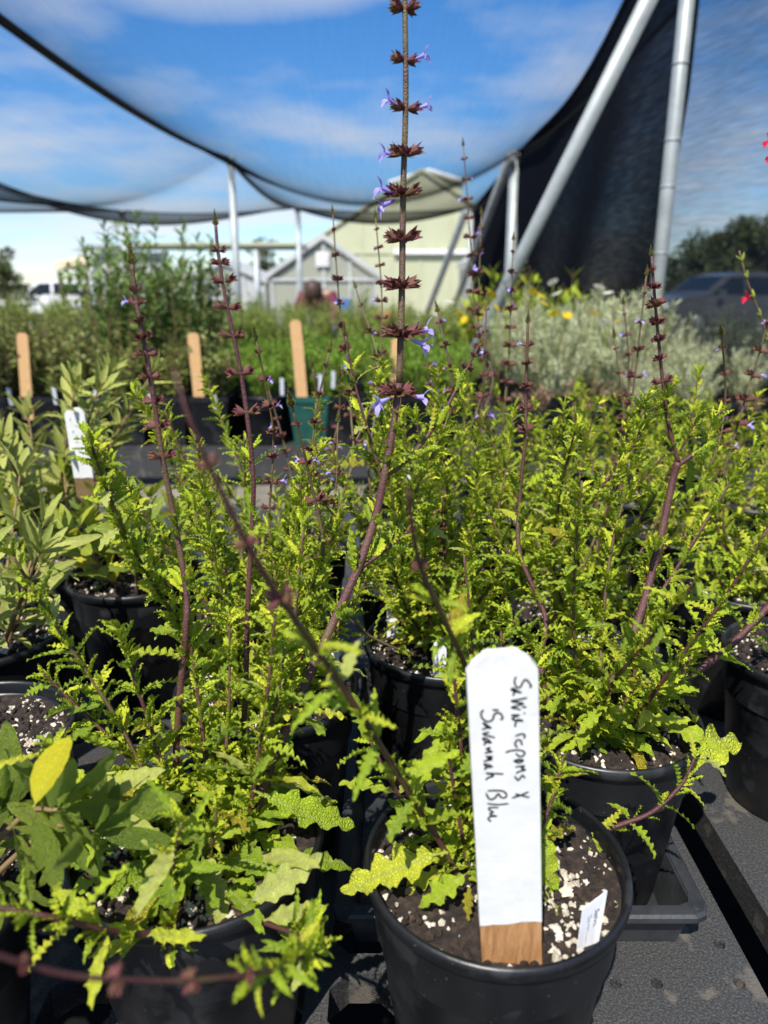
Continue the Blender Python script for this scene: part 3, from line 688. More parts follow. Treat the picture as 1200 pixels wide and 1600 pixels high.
INK2 = [[(790,128),(772,62),(720,55),(688,110),(722,166)], [(550,232),(640,203),(760,198),(828,230),(800,280),(740,282),(700,240)], [(682,348),(750,328),(806,345),(740,378),(676,350),(740,340),(800,330)],
        [(692,442),(824,425),(780,460),(838,482),(760,505),(700,532)], [(832,602),(800,562),(770,592),(730,632),(682,573)], [(690,828),(790,855),(895,880)], [(882,798),(760,850),(642,886)],
        [(348,92),(280,30),(222,30),(270,72),(348,90),(270,85),(240,128)], [(262,182),(330,163),(290,197),(358,220),(300,232),(248,242)], [(262,290),(362,293),(290,322),(360,332),(300,345),(230,362)],
        [(368,440),(300,405),(242,400),(290,442),(362,436),(270,452),(250,482)], [(520,540),(390,535),(268,530),(350,545),(372,572),(310,590),(262,627)],
        [(292,782),(420,778),(520,790),(567,840),(540,882),(480,872),(448,825),(400,882),(350,907),(300,882),(272,815)], [(288,970),(440,985),(594,970)], [(452,1025),(320,1030),(318,1060),(375,1092),(315,1115)],
        [(330,1110),(345,1135),(424,1150),(350,1152),(310,1170),(308,1200),(342,1228)]]
def ribbon(mb, pts, w, n):
    P = catmull(pts, 4); L_, R_ = [], []
    for i, p in enumerate(P):
        t = (P[min(i + 1, len(P) - 1)] - P[max(i - 1, 0)]).normalized(); s = n.cross(t) * (w * (0.75 if i in (0, len(P) - 1) else 1))
        L_.append(p - s); R_.append(p + s)
    k = len(P); mb.add(L_ + R_, [(i, i + 1, k + i + 1, k + i) for i in range(k - 1)])
def ink(r, strokes, ox, oy):
    for s in strokes:
        mb = MB(); ribbon(mb, [on_stake(ox + x / 9.23, oy + y / 9.23) + stN * .00025 for x, y in s], .00048, stN); 
        INKALL.append(mb)
INKALL = []; ink(stk, INK1, 720, 1010); ink(stk, INK2, 730, 1150)
allink = MB()
for i, q in enumerate(INKALL): allink.add([Vector(v) + stN * (i % 5) * .00003 for v in q.v], q.f)
allink.build('handwriting', 'ink', stk)

# small printed tag in the same pot
def small_tag():
    a, b, c = onz(903, 1479, .905), onz(939, 1452, .909), None
    tl, tr = at(911, 1421, a.y + .004), at(949, 1392, b.y + .006)
    r = root('pot_tag', a, 'small white printed tag tilted against the rim of the white stake pot', 'tag')
    dn = (a - tl) * .8; dn2 = (b - tr) * .8
    n = (tr - tl).cross(a - tl).normalized(); 
    if n.y > 0: n = -n
    MB().prism([tl, tr, b + dn2, a + dn], -n * .0006).build('tag_blade', 'white', r)
    ex, ey = (tr - tl), (a - tl)
    for k, (txt, off, sz) in enumerate((('Salvia repens', .46, .0052), ("'Savannah Blue'", .74, .0045))):
        cu = bpy.data.curves.new('lettering', 'FONT'); cu.body = txt; cu.size = sz; cu.extrude = 0; cu.align_x = 'LEFT'
        cu.materials.append(M['ink'] if k == 0 else M['ink_grey'])
        p = tl + ex * (1 - off) + ey.normalized() * .006 + n * .0003
        y = ey.normalized(); up = n.cross(y)
        tmp = bpy.data.objects.new('lettering_source', cu); COL.objects.link(tmp); bpy.context.view_layer.update()
        me = bpy.data.meshes.new_from_object(tmp.evaluated_get(bpy.context.evaluated_depsgraph_get())); bpy.data.objects.remove(tmp)
        if not me.materials: me.materials.append(M['ink'])
        link('lettering', me, r, frame(p, y, up, n, 1.0))
small_tag()

# ------------------------------------------------------------------ salvias
RS = random.Random(11)
def pts(*q): return [at(*p) for p in q]
def base_of(key, dx=0, dy=0): return POTS[key] + Vector((dx, dy, -0.006))
def salvia(key, label, group=None):
    return root('salvia_plant', POTS[key], label, 'salvia', group)
def filler(pl, key, n, rng, height=(.14, .26), lean=.55, spike=.25, llen=(.046, .024), gap=.027, small=3, arc=None):
    b0 = POTS[key]
    for i in range(n):
        a = 2 * math.pi * (i + rng.uniform(-.3, .3)) / n if arc is None else arc[0] + (arc[1] - arc[0]) * (i + rng.random()) / n; q = rng.uniform(.004, .03)
        b = b0 + Vector((math.cos(a) * q, math.sin(a) * q, -.006)); h = rng.uniform(*height); ln = rng.uniform(.1, lean) * h
        ctrl = [b, b + Vector((math.cos(a) * ln * .45, math.sin(a) * ln * .45, h * .4)), b + Vector((math.cos(a + .2) * ln * .8, math.sin(a + .2) * ln * .8, h * .75)), b + Vector((math.cos(a + .3) * ln, math.sin(a + .3) * ln, h))]
        if rng.random() < spike:
            t = ctrl[-1]; e = rng.uniform(.08, .18); ctrl += [t + Vector((rng.uniform(-.01, .01), rng.uniform(-.01, .01), e * .5)), t + Vector((rng.uniform(-.02, .02), rng.uniform(-.02, .02), e))]
            f0 = h / (h + e); k = int(e / .022)
            salvia_stem(pl, ctrl, .0018, .0009, rng, (.06, f0), llen, gap, [f0 + (1 - f0) * (j + .5) / k for j in range(k)], .0075, .006, .22, small, mat=rng.choice(['stem', 'stem_green']))
        else:
            salvia_stem(pl, ctrl, .0017, .0008, rng, (.06, 1.0), llen, gap, (), small=small, mat=rng.choice(['stem', 'stem', 'stem_green']))

# P2: the tall plant
p2 = salvia('P2', 'salvia with the tallest purple flower spike rising past the canopy edge')
b = base_of('P2', .03, 0)
Y0 = b.y
salvia_stem(p2, [base_of('P2', .022, .0)] + pts((398, 1268, Y0 + .005), (426, 1190, Y0 + .02), (470, 1085, Y0 + .045), (515, 985, Y0 + .065), (556, 895, Y0 + .08), (586, 810, Y0 + .095), (602, 735, Y0 + .10), (614, 670, Y0 + .105), (624, 598, Y0 + .11)),
            .0040, .0026, RS, (.04, .92), (.048, .028), .036, (), small=3, bare=.15)
sal_main = p2
# its whorls, set where they sit on the spike
def whorls_at(plant, stem_obj_path, rows, size, rng, az0=0.1):
    st, path = stem_obj_path
    for (px, py, Y, sz, fl) in rows:
        p = at(px, py, Y); x = Vector((math.cos(az0 + rng.uniform(-.3, .3)), math.sin(az0 + rng.uniform(-.3, .3)), 0)); T = Vector((0, 0, 1)); y = T.cross(x)
        link('calyx_whorl', rng.choice(WHORL), st, frame(p, x, y, T, size * sz))
        if sz > .9: link('calyx_whorl', rng.choice(WHORL), st, frame(p, (x + y * 1.3).normalized(), (y - x * 1.3).normalized(), T, size * sz * .8))
        for sgn, dz in fl:
            d = (x * sgn + y * rng.uniform(-.6, .1)).normalized(); L = (d + T * dz).normalized(); up = (T - L * T.dot(L)).normalized()
            link('flower', rng.choice(FLOWER), st, frame(p + L * size * sz * .6, L.cross(up), L, up, size * sz * 1.05))
# the spike as its own stem so that every whorl is a sub-part of it
YS = Y0 + .12
sp_path = salvia_stem(p2, pts((624, 600, Y0 + .11), (628, 450, Y0 + .115), (630, 300, YS), (634, 150, YS), (632, -32, YS)), .0027, .0018, RS, (.99, .98), mat='stem_green')
whorls_at(p2, sp_path, [(632, 15, YS, .85, []), (633, 95, YS, .85, [(1, .05)]), (635, 170, YS, .9, [(1, .0), (-1, .2)]), (633, 241, YS, .95, [(-1, -.1)]), (631, 304, YS, 1.08, [(-1, .1), (-1, -.6)]),
                        (630, 374, YS, 1.1, []), (628, 448, Y0 + .116, 1.1, []), (627, 523, Y0 + .113, 1.2, [(1, .1), (1, -.5)]), (621, 613, Y0 + .108, 1.2, [(-1, -.4), (1, -.3)])], .0108, RS)
# side branches of the tall stem
salvia_stem(p2, pts((556, 892, Y0 + .08), (590, 868, Y0 + .09), (640, 830, Y0 + .11)), .0018, .0009, RS, (.1, 1.0), (.03, .018), .022, (), small=3)
salvia_stem(p2, pts((600, 745, Y0 + .10), (640, 715, Y0 + .12), (690, 650, Y0 + .15), (722, 590, Y0 + .17), (748, 540, Y0 + .18)), .0018, .0008, RS, (.12, .8), (.03, .016), .035, (.86, .93), .006, .005, 0, small=1)
salvia_stem(p2, pts((598, 752, Y0 + .10), (580, 690, Y0 + .10), (565, 640, Y0 + .10), (550, 580, Y0 + .1), (540, 525, Y0 + .1)), .0014, .0007, RS, (.1, .85), (.028, .014), .03, (), tip=.0045, small=2)
# left stem
s2 = salvia_stem(p2, [base_of('P2', -.022, .012)] + pts((273, 1230, Y0 + .03), (279, 1110, Y0 + .035), (290, 985, Y0 + .04), (291, 925, Y0 + .045), (274, 820, Y0 + .05), (254, 715, Y0 + .05), (240, 620, Y0 + .05), (226, 540, Y0 + .05), (213, 470, Y0 + .05), (206, 412, Y0 + .05)),
                 .0028, .0011, RS, (.06, .62), (.044, .024), .05, (.70, .75, .79, .83, .865, .89, .915, .94, .96), .0082, .006, .10, small=3)
# middle thin stem
s3 = salvia_stem(p2, [base_of('P2', .03, .03)] + pts((378, 1200, Y0 + .05), (384, 1080, Y0 + .06), (387, 950, Y0 + .065), (395, 800, Y0 + .07), (395, 735, Y0 + .07), (385, 640, Y0 + .07), (371, 555, Y0 + .07), (353, 470, Y0 + .07), (341, 395, Y0 + .07), (337, 352, Y0 + .07)),
                 .0024, .0010, RS, (.06, .66), (.05, .03), .06, (), .009, .0042, .0, small=2)
whorls_at(p2, s3, [(386, 645, Y0 + .07, .78, []), (375, 584, Y0 + .07, .78, []), (364, 526, Y0 + .07, .76, []), (356, 481, Y0 + .07, .76, []), (351, 440, Y0 + .07, .72, []), (345, 412, Y0 + .07, .55, []), (342, 392, Y0 + .07, .45, [])], .0105, RS)
# sprawling front stems of the same plant
salvia_stem(p2, [base_of('P2', .0, -.03)] + pts((260, 1452, Y0 - .075), (180, 1456, Y0 - .10), (95, 1436, Y0 - .12), (0, 1418, Y0 - .13), (-80, 1390, Y0 - .135)), .0022, .0012, RS, (.2, 1.0), (.034, .03), .022, (), small=4)
salvia_stem(p2, [base_of('P2', .02, -.04)] + pts((480, 1470, Y0 - .10), (440, 1510, Y0 - .16), (330, 1530, .205), (220, 1532, .185), (100, 1522, .17), (-10, 1490, .16), (-90, 1460, .155)), .0013, .0006, RS, (.22, .60), (.026, .016), .020, (.62, .72, .82, .92), .0042, 0, 0, small=3)
filler(p2, 'P2', 7, RS, (.05, .15), .9, 0, (.052, .032), .022, small=3)
filler(p2, 'P2', 6, RS, (.14, .25), .45, 0, (.036, .020), .022, small=5, arc=(-.4, 3.2))

def basal(plant, key, n, size, rng, arc=(0, 6.283), rmax=.045):
    for i in range(n):
        a = arc[0] + (arc[1] - arc[0]) * (i + rng.random()) / n; q = rng.uniform(.008, rmax); p = POTS[key] + Vector((math.cos(a) * q, math.sin(a) * q, rng.uniform(.002, .02)))
        d = Vector((math.cos(a + rng.uniform(-.5, .5)), math.sin(a + rng.uniform(-.5, .5)), rng.uniform(.0, .7)))
        me = rng.choice(LEAF) if rng.random() < .82 else rng.choice(LEAF_YEL + LEAF_PALE)
        leaf_to(plant, p, p + d.normalized() * size * rng.uniform(.7, 1.2), me, Vector((rng.uniform(-.3, .3), rng.uniform(-.6, .1), .9)))
def leaf_to(plant, a, b_, me, up=Vector((0, 0, 1)), name='leaf'):
    a, b_ = Vector(a), Vector(b_); L = (b_ - a); s = L.length; L = L / s; n = (up - L * up.dot(L)).normalized()
    return link(name, me, plant, frame(a, L.cross(n), L, n, s))
basal(p2, 'P2', 34, .052, RS, rmax=.06)
hp = grains('perlite', 'perlite', 420, PG, .030, (.0012, .0030), (-.035, .042), .010)
link('perlite_heap', hp, p2, Matrix.Translation((-.122, .402, RIM - .014)), kind='stuff')
# P1: plant with the stake
p1 = salvia('P1', 'salvia growing behind the white handwritten stake in the same pot')
Y1 = POTS['P1'].y
salvia_stem(p1, [base_of('P1', -.02, .0)] + pts((690, 1320, Y1 - .005), (640, 1240, Y1 - .025), (560, 1110, Y1 - .07), (480, 995, Y1 - .10), (400, 875, Y1 - .13), (335, 745, Y1 - .145), (300, 665, Y1 - .15), (272, 580, Y1 - .15)),
            .0020, .0007, RS, (.05, .66), (.040, .022), .034, (.74, .83, .92), .0058, .003, .0, small=3)
salvia_stem(p1, [base_of('P1', .0, .01)] + pts((742, 1100, Y1 - .005), (702, 985, Y1 - .05), (662, 900, Y1 - .085), (645, 830, Y1 - .105), (638, 765, Y1 - .115)), .0020, .0009, RS, (.3, .8), (.03, .02), .045, (.86, .94), .005, .002, .0, small=1)
salvia_stem(p1, [base_of('P1', .045, .03)] + pts((960, 1292, Y1 + .045), (1020, 1268, Y1 + .05), (1065, 1225, Y1 + .055), (1085, 1185, Y1 + .06)), .0020, .0010, RS, (.25, 1.0), (.036, .026), .022, (), small=2)
salvia_stem(p1, [base_of('P1', -.03, .02)] + pts((640, 1270, Y1 + .03), (600, 1200, Y1 + .03), (575, 1150, Y1 + .035)), .0018, .001, RS, (.2, 1.0), (.05, .04), .03, (), small=2)
filler(p1, 'P1', 5, RS, (.06, .13), .6, 0, (.042, .03), .022, small=4, arc=(.15, 3.0))
filler(p1, 'P1', 4, RS, (.12, .20), .4, 0, (.04, .028), .024, small=4, arc=(.7, 2.6))

# P3: big stems leaning to the bench gap
p3 = salvia('P3', 'salvia with thick purple stems leaning over the bench gap')
Y3 = POTS['P3'].y
salvia_stem(p3, [base_of('P3', -.02, -.02)] + pts((905, 1160, Y3 - .01), (960, 1060, Y3 + .01), (1000, 960, Y3 + .03), (1030, 850, Y3 + .05), (1050, 755, Y3 + .06), (1060, 722, Y3 + .06)), .0042, .0032, RS, (.12, .95), (.05, .038), .045, (), small=3)
s4 = salvia_stem(p3, pts((1060, 724, Y3 + .06), (1045, 665, Y3 + .06), (1036, 600, Y3 + .06), (1026, 500, Y3 + .06), (1018, 400, Y3 + .06)), .0020, .0010, RS, (.05, .30), (.04, .03), .03, (.42, .53, .62, .70, .78, .86, .93), .0085, .004, .1, small=3)
salvia_stem(p3, pts((1058, 728, Y3 + .06), (1095, 700, Y3 + .065), (1112, 668, Y3 + .07), (1128, 640, Y3 + .07)), .0020, .0010, RS, (.2, 1.0), (.038, .026), .018, (), small=4)
salvia_stem(p3, [base_of('P3', .0, -.005)] + pts((1000, 1108, Y3 + .0), (1060, 1068, Y3 + .005), (1130, 1018, Y3 + .01), (1200, 948, Y3 + .02), (1270, 860, Y3 + .03)), .0036, .0026, RS, (.15, 1.0), (.046, .04), .035, (), small=3)
salvia_stem(p3, [base_of('P3', -.035, -.01)] + pts((845, 1040, Y3 + .01), (852, 965, Y3 + .03), (812, 865, Y3 + .05), (812, 780, Y3 + .06), (820, 690, Y3 + .06), (822, 600, Y3 + .06), (825, 505, Y3 + .06)), .0026, .0011, RS, (.1, .66), (.046, .03), .035, (.76, .81, .86, .91, .95), .0075, .005, .05, small=3)
filler(p3, 'P3', 10, RS, (.08, .24), .75, 0, (.036, .020), .020, small=5)
# a long arching leaf over the gap
def leaf_to(plant, a, b_, me, up=Vector((0, 0, 1)), name='leaf'):
    a, b_ = Vector(a), Vector(b_); L = (b_ - a); s = L.length; L = L / s; n = (up - L * up.dot(L)).normalized()
    return link(name, me, plant, frame(a, L.cross(n), L, n, s))
leaf_to(p3, at(955, 1185, Y3 - .02), at(1192, 1142, Y3 - .01), LEAF[2], Vector((-.2, -.8, .6)))
leaf_to(p2, at(395, 1235, Y0 - .01), at(556, 1300, Y0 - .02), LEAF[0], Vector((.1, -.5, .8)))
leaf_to(p2, at(280, 1215, Y0 + .02), at(182, 1270, Y0), LEAF[4], Vector((-.2, -.5, .8)))
leaf_to(p2, at(405, 1440, Y0 - .07), at(512, 1412, Y0 - .06), LEAF_PALE[0], Vector((0, -.6, .8)))
leaf_to(p2, at(380, 1415, Y0 - .06), at(498, 1345, Y0 - .05), LEAF_PALE[1], Vector((.3, -.7, .6)))
leaf_to(p2, at(310, 1360, Y0 - .02), at(362, 1352, Y0 - .03), LEAF_YEL[0], Vector((0, -.4, .9)))
leaf_to(p1, at(700, 1330, Y1 - .02), at(524, 1380, Y1 - .03), LEAF[5], Vector((0, -.5, .85)))
leaf_to(p1, at(735, 1360, Y1 - .03), at(660, 1418, Y1 - .045), LEAF[7], Vector((-.3, -.6, .6)))
leaf_to(p1, at(735, 1380, Y1 - .03), at(725, 1432, Y1 - .045), LEAF_YEL[1], Vector((-.5, -.7, .4)))
leaf_to(p1, at(850, 1290, Y1 + .0), at(872, 1440, Y1 - .03), LEAF[1], Vector((.1, -.9, .4)))
leaf_to(p1, at(925, 1300, Y1 + .03), at(948, 1410, Y1 - .0), LEAF_UP[3], Vector((-.3, -.8, .4)))

basal(p1, 'P1', 9, .042, RS, (.4, 3.4), .04); basal(p3, 'P3', 14, .045, RS, rmax=.05)
# the other salvias
p9 = salvia('P9', 'leafy salvia directly behind the tallest flowering salvia')
filler(p9, 'P9', 14, RS, (.12, .28), .7, .04, (.033, .018), .019, small=5)
p10 = salvia('P10', 'bushy lime-green salvia directly behind the white stake')
filler(p10, 'P10', 15, RS, (.12, .30), .7, .06, (.032, .017), .019, small=5)
p5 = salvia('P5', 'leafy salvia in the pot behind the shaded pot across the bench gap')
filler(p5, 'P5', 9, RS, (.07, .16), .8, 0, (.05, .03), .026, small=3)
p4 = salvia('P4', 'sparse salvia stem in the shaded pot across the bench gap')
filler(p4, 'P4', 2, RS, (.09, .14), .6, 0, (.04, .03), .03, small=2)
leftover = []
for k in back:
    pl = salvia(k, 'small crinkly-leaved salvia on the bench across the gap', 'salvias on the bench across the gap') if k in GAPK else salvia(k, 'crinkly-leaved salvia with thin purple stems among the crowd behind the stake', 'salvias crowded behind the white stake')
    yy = back[k][1]; n = 11 if yy < .9 else (8 if yy < 1.2 else 7)
    hh = (.10, .26) if yy < .9 else ((.09, .23) if yy < 1.2 else (.07, .19))
    if k == 'E': n, hh = 4, (.07, .13)
    filler(pl, k, n, RS, hh, .7, .08, (.031, .017), .024 if yy > .9 else .022, small=4)
    leftover.append(pl)
PLK = dict(zip(back, leftover))
# traced spikes of those plants
def spike(key, top, turn, n, wsz, fl, tip=.005, mat='stem_green', r=(.0019, .0008), lf=.45, llen=(.036, .02)):
    bs = base_of(key, RS.uniform(-.02, .02), RS.uniform(-.02, .02)); p = [bs] + pts(*turn) + pts(top)
    f0 = .52 if len(turn) else .5
    salvia_stem(PLK.get(key) or {'P10': p10, 'P9': p9, 'P5': p5}[key], p, r[0], r[1], RS, (.08, lf), llen, .045, [f0 + (1 - f0) * (j + .3) / n for j in range(n)], wsz, tip, fl, 2, mat=mat)
spike('C', (587, 340, .92), [(578, 760, .86), (590, 620, .89), (597, 480, .91)], 11, .0085, .16)
spike('A', (520, 335, .88), [(540, 760, .80), (548, 640, .84), (530, 470, .87)], 9, .0085, .25)
spike('A', (556, 450, .9), [(500, 800, .80), (590, 600, .85)], 6, .008, .3)
spike('F', (724, 228, 1.1), [(752, 620, 1.06), (742, 500, 1.08), (734, 360, 1.1)], 11, .0095, .3)
spike('F', (752, 335, 1.12), [(765, 620, 1.06), (748, 520, 1.08)], 8, .009, .2)
spike('D', (802, 375, 1.0), [(790, 700, .96), (795, 560, .98)], 9, .009, .2)
spike('I', (668, 520, 1.2), [(690, 700, 1.22), (672, 620, 1.2)], 5, .009, .4)
spike('D', (990, 550, .98), [(935, 800, .94), (975, 660, .97)], 4, .008, .2)
spike('B', (1010, 430, .80), [(900, 920, .74), (960, 760, .77), (985, 640, .79)], 7, .0082, .2)
spike('P10', (466, 715, .66), [(560, 980, .66), (480, 860, .66)], 6, .006, 0, tip=.004, r=(.0013, .0006))
spike('P10', (692, 765, .7), [(700, 960, .68), (690, 850, .7)], 6, .006, .1, tip=.004, r=(.0013, .0006))
spike('P9', (528, 660, .62), [(470, 980, .6), (520, 800, .61)], 5, .007, .4, r=(.0015, .0007))
spike('E', (420, 610, 1.0), [(470, 850, .96), (450, 720, .98)], 5, .008, .0)
spike('P5', (1205, 480, .86), [(1120, 800, .84), (1160, 640, .85), (1190, 540, .86)], 6, .0095, .35)
spike('M', (1150, 700, 1.0), [(1060, 880, 1.0), (1100, 800, 1.0)], 2, .008, .0)

def shoot(pl, key, turn, ll=(.034, .017)):
    salvia_stem(pl, [base_of(key, RS.uniform(-.02, .02), RS.uniform(-.02, .02))] + pts(*turn), .0020, .0008, RS, (.18, 1.0), ll, .024, (), small=5, mat=RS.choice(['stem', 'stem', 'stem_green']))
shoot(p3, 'P3', [(1000, 980, Y3 + .04), (1075, 860, Y3 + .06), (1130, 770, Y3 + .07), (1175, 700, Y3 + .08)])
shoot(p3, 'P3', [(940, 1000, Y3 + .03), (955, 860, Y3 + .05), (985, 740, Y3 + .06), (1005, 640, Y3 + .06)])
shoot(PLK['B'], 'B', [(905, 900, .76), (900, 790, .77), (915, 700, .78), (930, 640, .78)])
shoot(PLK['B'], 'B', [(990, 880, .77), (1050, 760, .79), (1080, 660, .80), (1090, 590, .81)])
shoot(PLK['D'], 'D', [(860, 800, .96), (850, 720, .97), (835, 640, .98)])
shoot(p5, 'P5', [(1130, 820, .84), (1150, 720, .85), (1185, 620, .86)])
shoot(p5, 'P5', [(1160, 800, .84), (1210, 700, .85)])
shoot(p10, 'P10', [(720, 920, .68), (735, 800, .69), (745, 700, .70), (760, 640, .70)])
shoot(p10, 'P10', [(650, 960, .68), (670, 830, .69), (665, 720, .7), (650, 660, .7)])
shoot(p9, 'P9', [(440, 960, .6), (455, 860, .61), (470, 790, .62), (500, 700, .62)])
shoot(p9, 'P9', [(380, 980, .6), (330, 880, .61), (305, 800, .62)])
# red-flowered salvia across the gap
rp = root('salvia_plant', POTS['O'], 'thin stemmed salvia with crimson flowers and yellow-green buds', 'salvia')
def red_stem(ctrl, rows):
    path = catmull(ctrl, 6); mb = MB(); n = len(path); mb.tube(path, [.0015 + (-.0007) * i / (n - 1) for i in range(n)], n=6); st = mb.build('stem', 'twig', rp, smooth=True); L = plen(path)
    for f, red in rows:
        p, T = along(path, f * L)
        for s in (-1, 1):
            m = leaf_frame(p, T, 1.57 + s * 1.57 + RS.uniform(-.4, .4), .6, .012, RS); link('bud', BUD, st, m)
        if red:
            x = Vector((-1, -.3, 0)).normalized(); up = Vector((0, 0, 1)); link('flower', FLOWER_RED, st, frame(p, x.cross(up), x, up, .014))
bm_ = MB(); bm_.tube([(0, 0, 0), (0, .25, 0), (0, .6, 0), (0, 1, 0)], [.06, .16, .15, .03], n=6); BUD = bm_.mesh('bud', 'sage_lime', True)
red_stem([base_of('O', .0, 0)] + pts((1235, 640, .98), (1190, 500, .96), (1168, 440, .95), (1155, 392, .95)), [(.72, 0), (.80, 0), (.86, 1), (.92, 0), (.97, 0)])
red_stem([base_of('O', .01, 0)] + pts((1290, 600, .95), (1240, 380, .93), (1212, 215, .92)), [(.6, 0), (.7, 0), (.85, 0), (.96, 1), (.99, 1)])

# ------------------------------------------------------------------ broad-leaved sages
def sage_stem(plant, ctrl, r0, leaves, rng, size, gap, span=(.2, 1), el=(.5, 1.2), tuft=5, mat='twig'):
    path = catmull(ctrl, 5); L = plen(path); mb = MB(); n = len(path)
    mb.tube(path, [r0 * (1 - .5 * i / (n - 1)) for i in range(n)], n=7); st = mb.build('stem', mat, plant, smooth=True)
    s, az = span[0] * L, rng.uniform(0, 3)
    while s < span[1] * L:
        p, T = along(path, s)
        for k in (0, 1): link('leaf', rng.choice(leaves), st, leaf_frame(p, T, az + math.pi * k + rng.uniform(-.3, .3), rng.uniform(*el), size * rng.uniform(.75, 1.15), rng))
        az += math.pi / 2; s += gap * rng.uniform(.8, 1.2)
    p, T = path[-1], (path[-1] - path[-2]).normalized()
    for k in range(tuft): link('leaf', rng.choice(leaves), st, leaf_frame(p, T, k * 2.4, rng.uniform(.15, .75), size * rng.uniform(.5, .9), rng))
    return st
def sage(key, label, n, h, leaves, size, gap, lean=.6, seed=1, tuft=6):
    rng = random.Random(seed); pl = root('sage_plant', POTS[key], label, 'sage')
    for i in range(n):
        a = 2 * math.pi * i / n + rng.uniform(-.3, .3); bs = POTS[key] + Vector((math.cos(a) * .02, math.sin(a) * .02, -.006)); hh = h * rng.uniform(.6, 1.1); q = lean * hh * rng.uniform(.5, 1.1)
        sage_stem(pl, [bs, bs + Vector((math.cos(a) * q * .5, math.sin(a) * q * .5, hh * .5)), bs + Vector((math.cos(a) * q, math.sin(a) * q, hh))], .0026, leaves, rng, size, gap, tuft=tuft)
    return pl
sU = sage('U', 'dense olive-green sage with narrow pointed leaves beside the small white marker', 16, .22, SAGE, .052, .014, .75, 2, 8)
s7 = sage('P7', 'yellow-green sage with tan dried flower heads', 9, .12, SAGE_L, .048, .018, .7, 3)
s8 = sage('P8', 'grey-green sage with upright pointed leaves', 9, .15, SAGE, .052, .017, .75, 4)
sQ = sage('Q', 'fresh green broad-leaved sage with a large yellow leaf', 4, .07, SAGE_B, .042, .02, .9, 6)
sV = sage('V', 'low green sage between the olive-green and yellow-green sages', 6, .10, SAGE_L, .045, .02, .8, 7)
YQ = POTS['Q'].y
rngQ = random.Random(3)
sage_stem(sQ, [POTS['Q'] + Vector((.03, .0, -.006))] + pts((70, 1300, YQ + .01), (145, 1300, YQ - .005)), .0022, SAGE_B, rngQ, .05, .022, (.35, 1), tuft=4)
sage_stem(sQ, [POTS['Q'] + Vector((.02, .01, -.006))] + pts((30, 1280, YQ + .01), (90, 1265, YQ)), .0022, SAGE_B, rngQ, .055, .022, (.35, 1), tuft=5)
for a_, b_ in (((155, 1310, YQ), (148, 1200, YQ + .02)), ((165, 1320, YQ), (176, 1222, YQ + .02)), ((140, 1312, YQ), (70, 1240, YQ)), ((120, 1300, YQ + .01), (10, 1260, YQ)), ((95, 1320, YQ), (26, 1378, YQ - .02)), ((110, 1325, YQ), (62, 1380, YQ - .02)), ((80, 1270, YQ), (95, 1195, YQ + .01))):
    leaf_to(sQ, at(*a_), at(*b_), rngQ.choice(SAGE_B), Vector((rngQ.uniform(-.4, .4), -.8, .5)))
yl = leaf_set(1, 'leaf_bright_yellow', 'leaf', rows=16, W=.25, depth=0.0, fold=.35, curl=.1, ruffle=.01, teeth=.01, petiole=.1, blunt=.95)[0]
leaf_to(sQ, at(52, 1262, YQ - .035), at(104, 1148, YQ - .01), yl, Vector((-.35, -.75, .55)))['label'] = 'large yellow leaf'
# dried flower heads on the yellow-green sage
for px, py, q in ((160, 700, 1), (163, 727, 1.2), (165, 752, 1.1)):
    p = at(px, py, POTS['P7'].y + .02)
    mb = MB(); rr = random.Random(px + py)
    for k in range(16):
        a = rr.uniform(0, 6.28); e = rr.uniform(-.4, .9); calyx_into(mb, p, Vector((math.cos(a) * math.cos(e), math.sin(a) * math.cos(e), math.sin(e))), .011 * q, rr)
    mb.build('dried_flower_head', 'twig', s7)
mb = MB(); mb.tube(catmull([POTS['P7'], at(190, 840, POTS['P7'].y + .01), at(166, 760, POTS['P7'].y + .02), at(160, 698, POTS['P7'].y + .02)], 5), .0014, n=6); mb.build('stem', 'twig', s7, smooth=True)

# white marker among the sages
sm, smN = stake('plant_stake', at(134, 770, .985), at(115, 638, .975), .026, 'small weathered white stake with faded writing beside the olive-green sage', paint_from=.022, bury=.045, wood='twig')
mb = MB(); rr = random.Random(8)
for k in range(9):
    c = at(117 + k * 1.9, 655 + k * 9.0, .98); c = c - smN * ((c - at(134, 770, .985)).dot(smN)) + smN * .0009
    ribbon(mb, [c + Vector((rr.uniform(-.006, .006), 0, rr.uniform(-.003, .003))) for _ in range(3)], .0004, smN)
mb.build('handwriting', 'ink_grey', sm)
# white plastic tags standing in the crowded pots
TG = 'white tags standing in the crowded pots'
for px, py, k in ((575, 950, 'P10'), (545, 1030, 'P9'), (126, 1345, 'Q'), (660, 1160, 'P10'), (745, 690, 'F'), (655, 615, 'I')):
    P = POTS[k]; c = onz(px, py, P.z + .03); dd = c - P; dd.z = 0; c = P + dd * min(1, .06 / max(dd.length, 1e-6)) + Vector((0, 0, .03)); zb = P.z - .01
    d = MB(); w = .006; h = .05
    d.prism([Vector((c.x - w, c.y, zb)), Vector((c.x + w, c.y - .002, zb)), Vector((c.x + w, c.y, zb + h)), Vector((c.x, c.y, zb + h + .006)), Vector((c.x - w, c.y, zb + h))], Vector((0, .0006, 0)))
    tag(d.build('pot_tag', 'white'), 'narrow white plastic tag half hidden among salvia leaves', 'tag', TG)

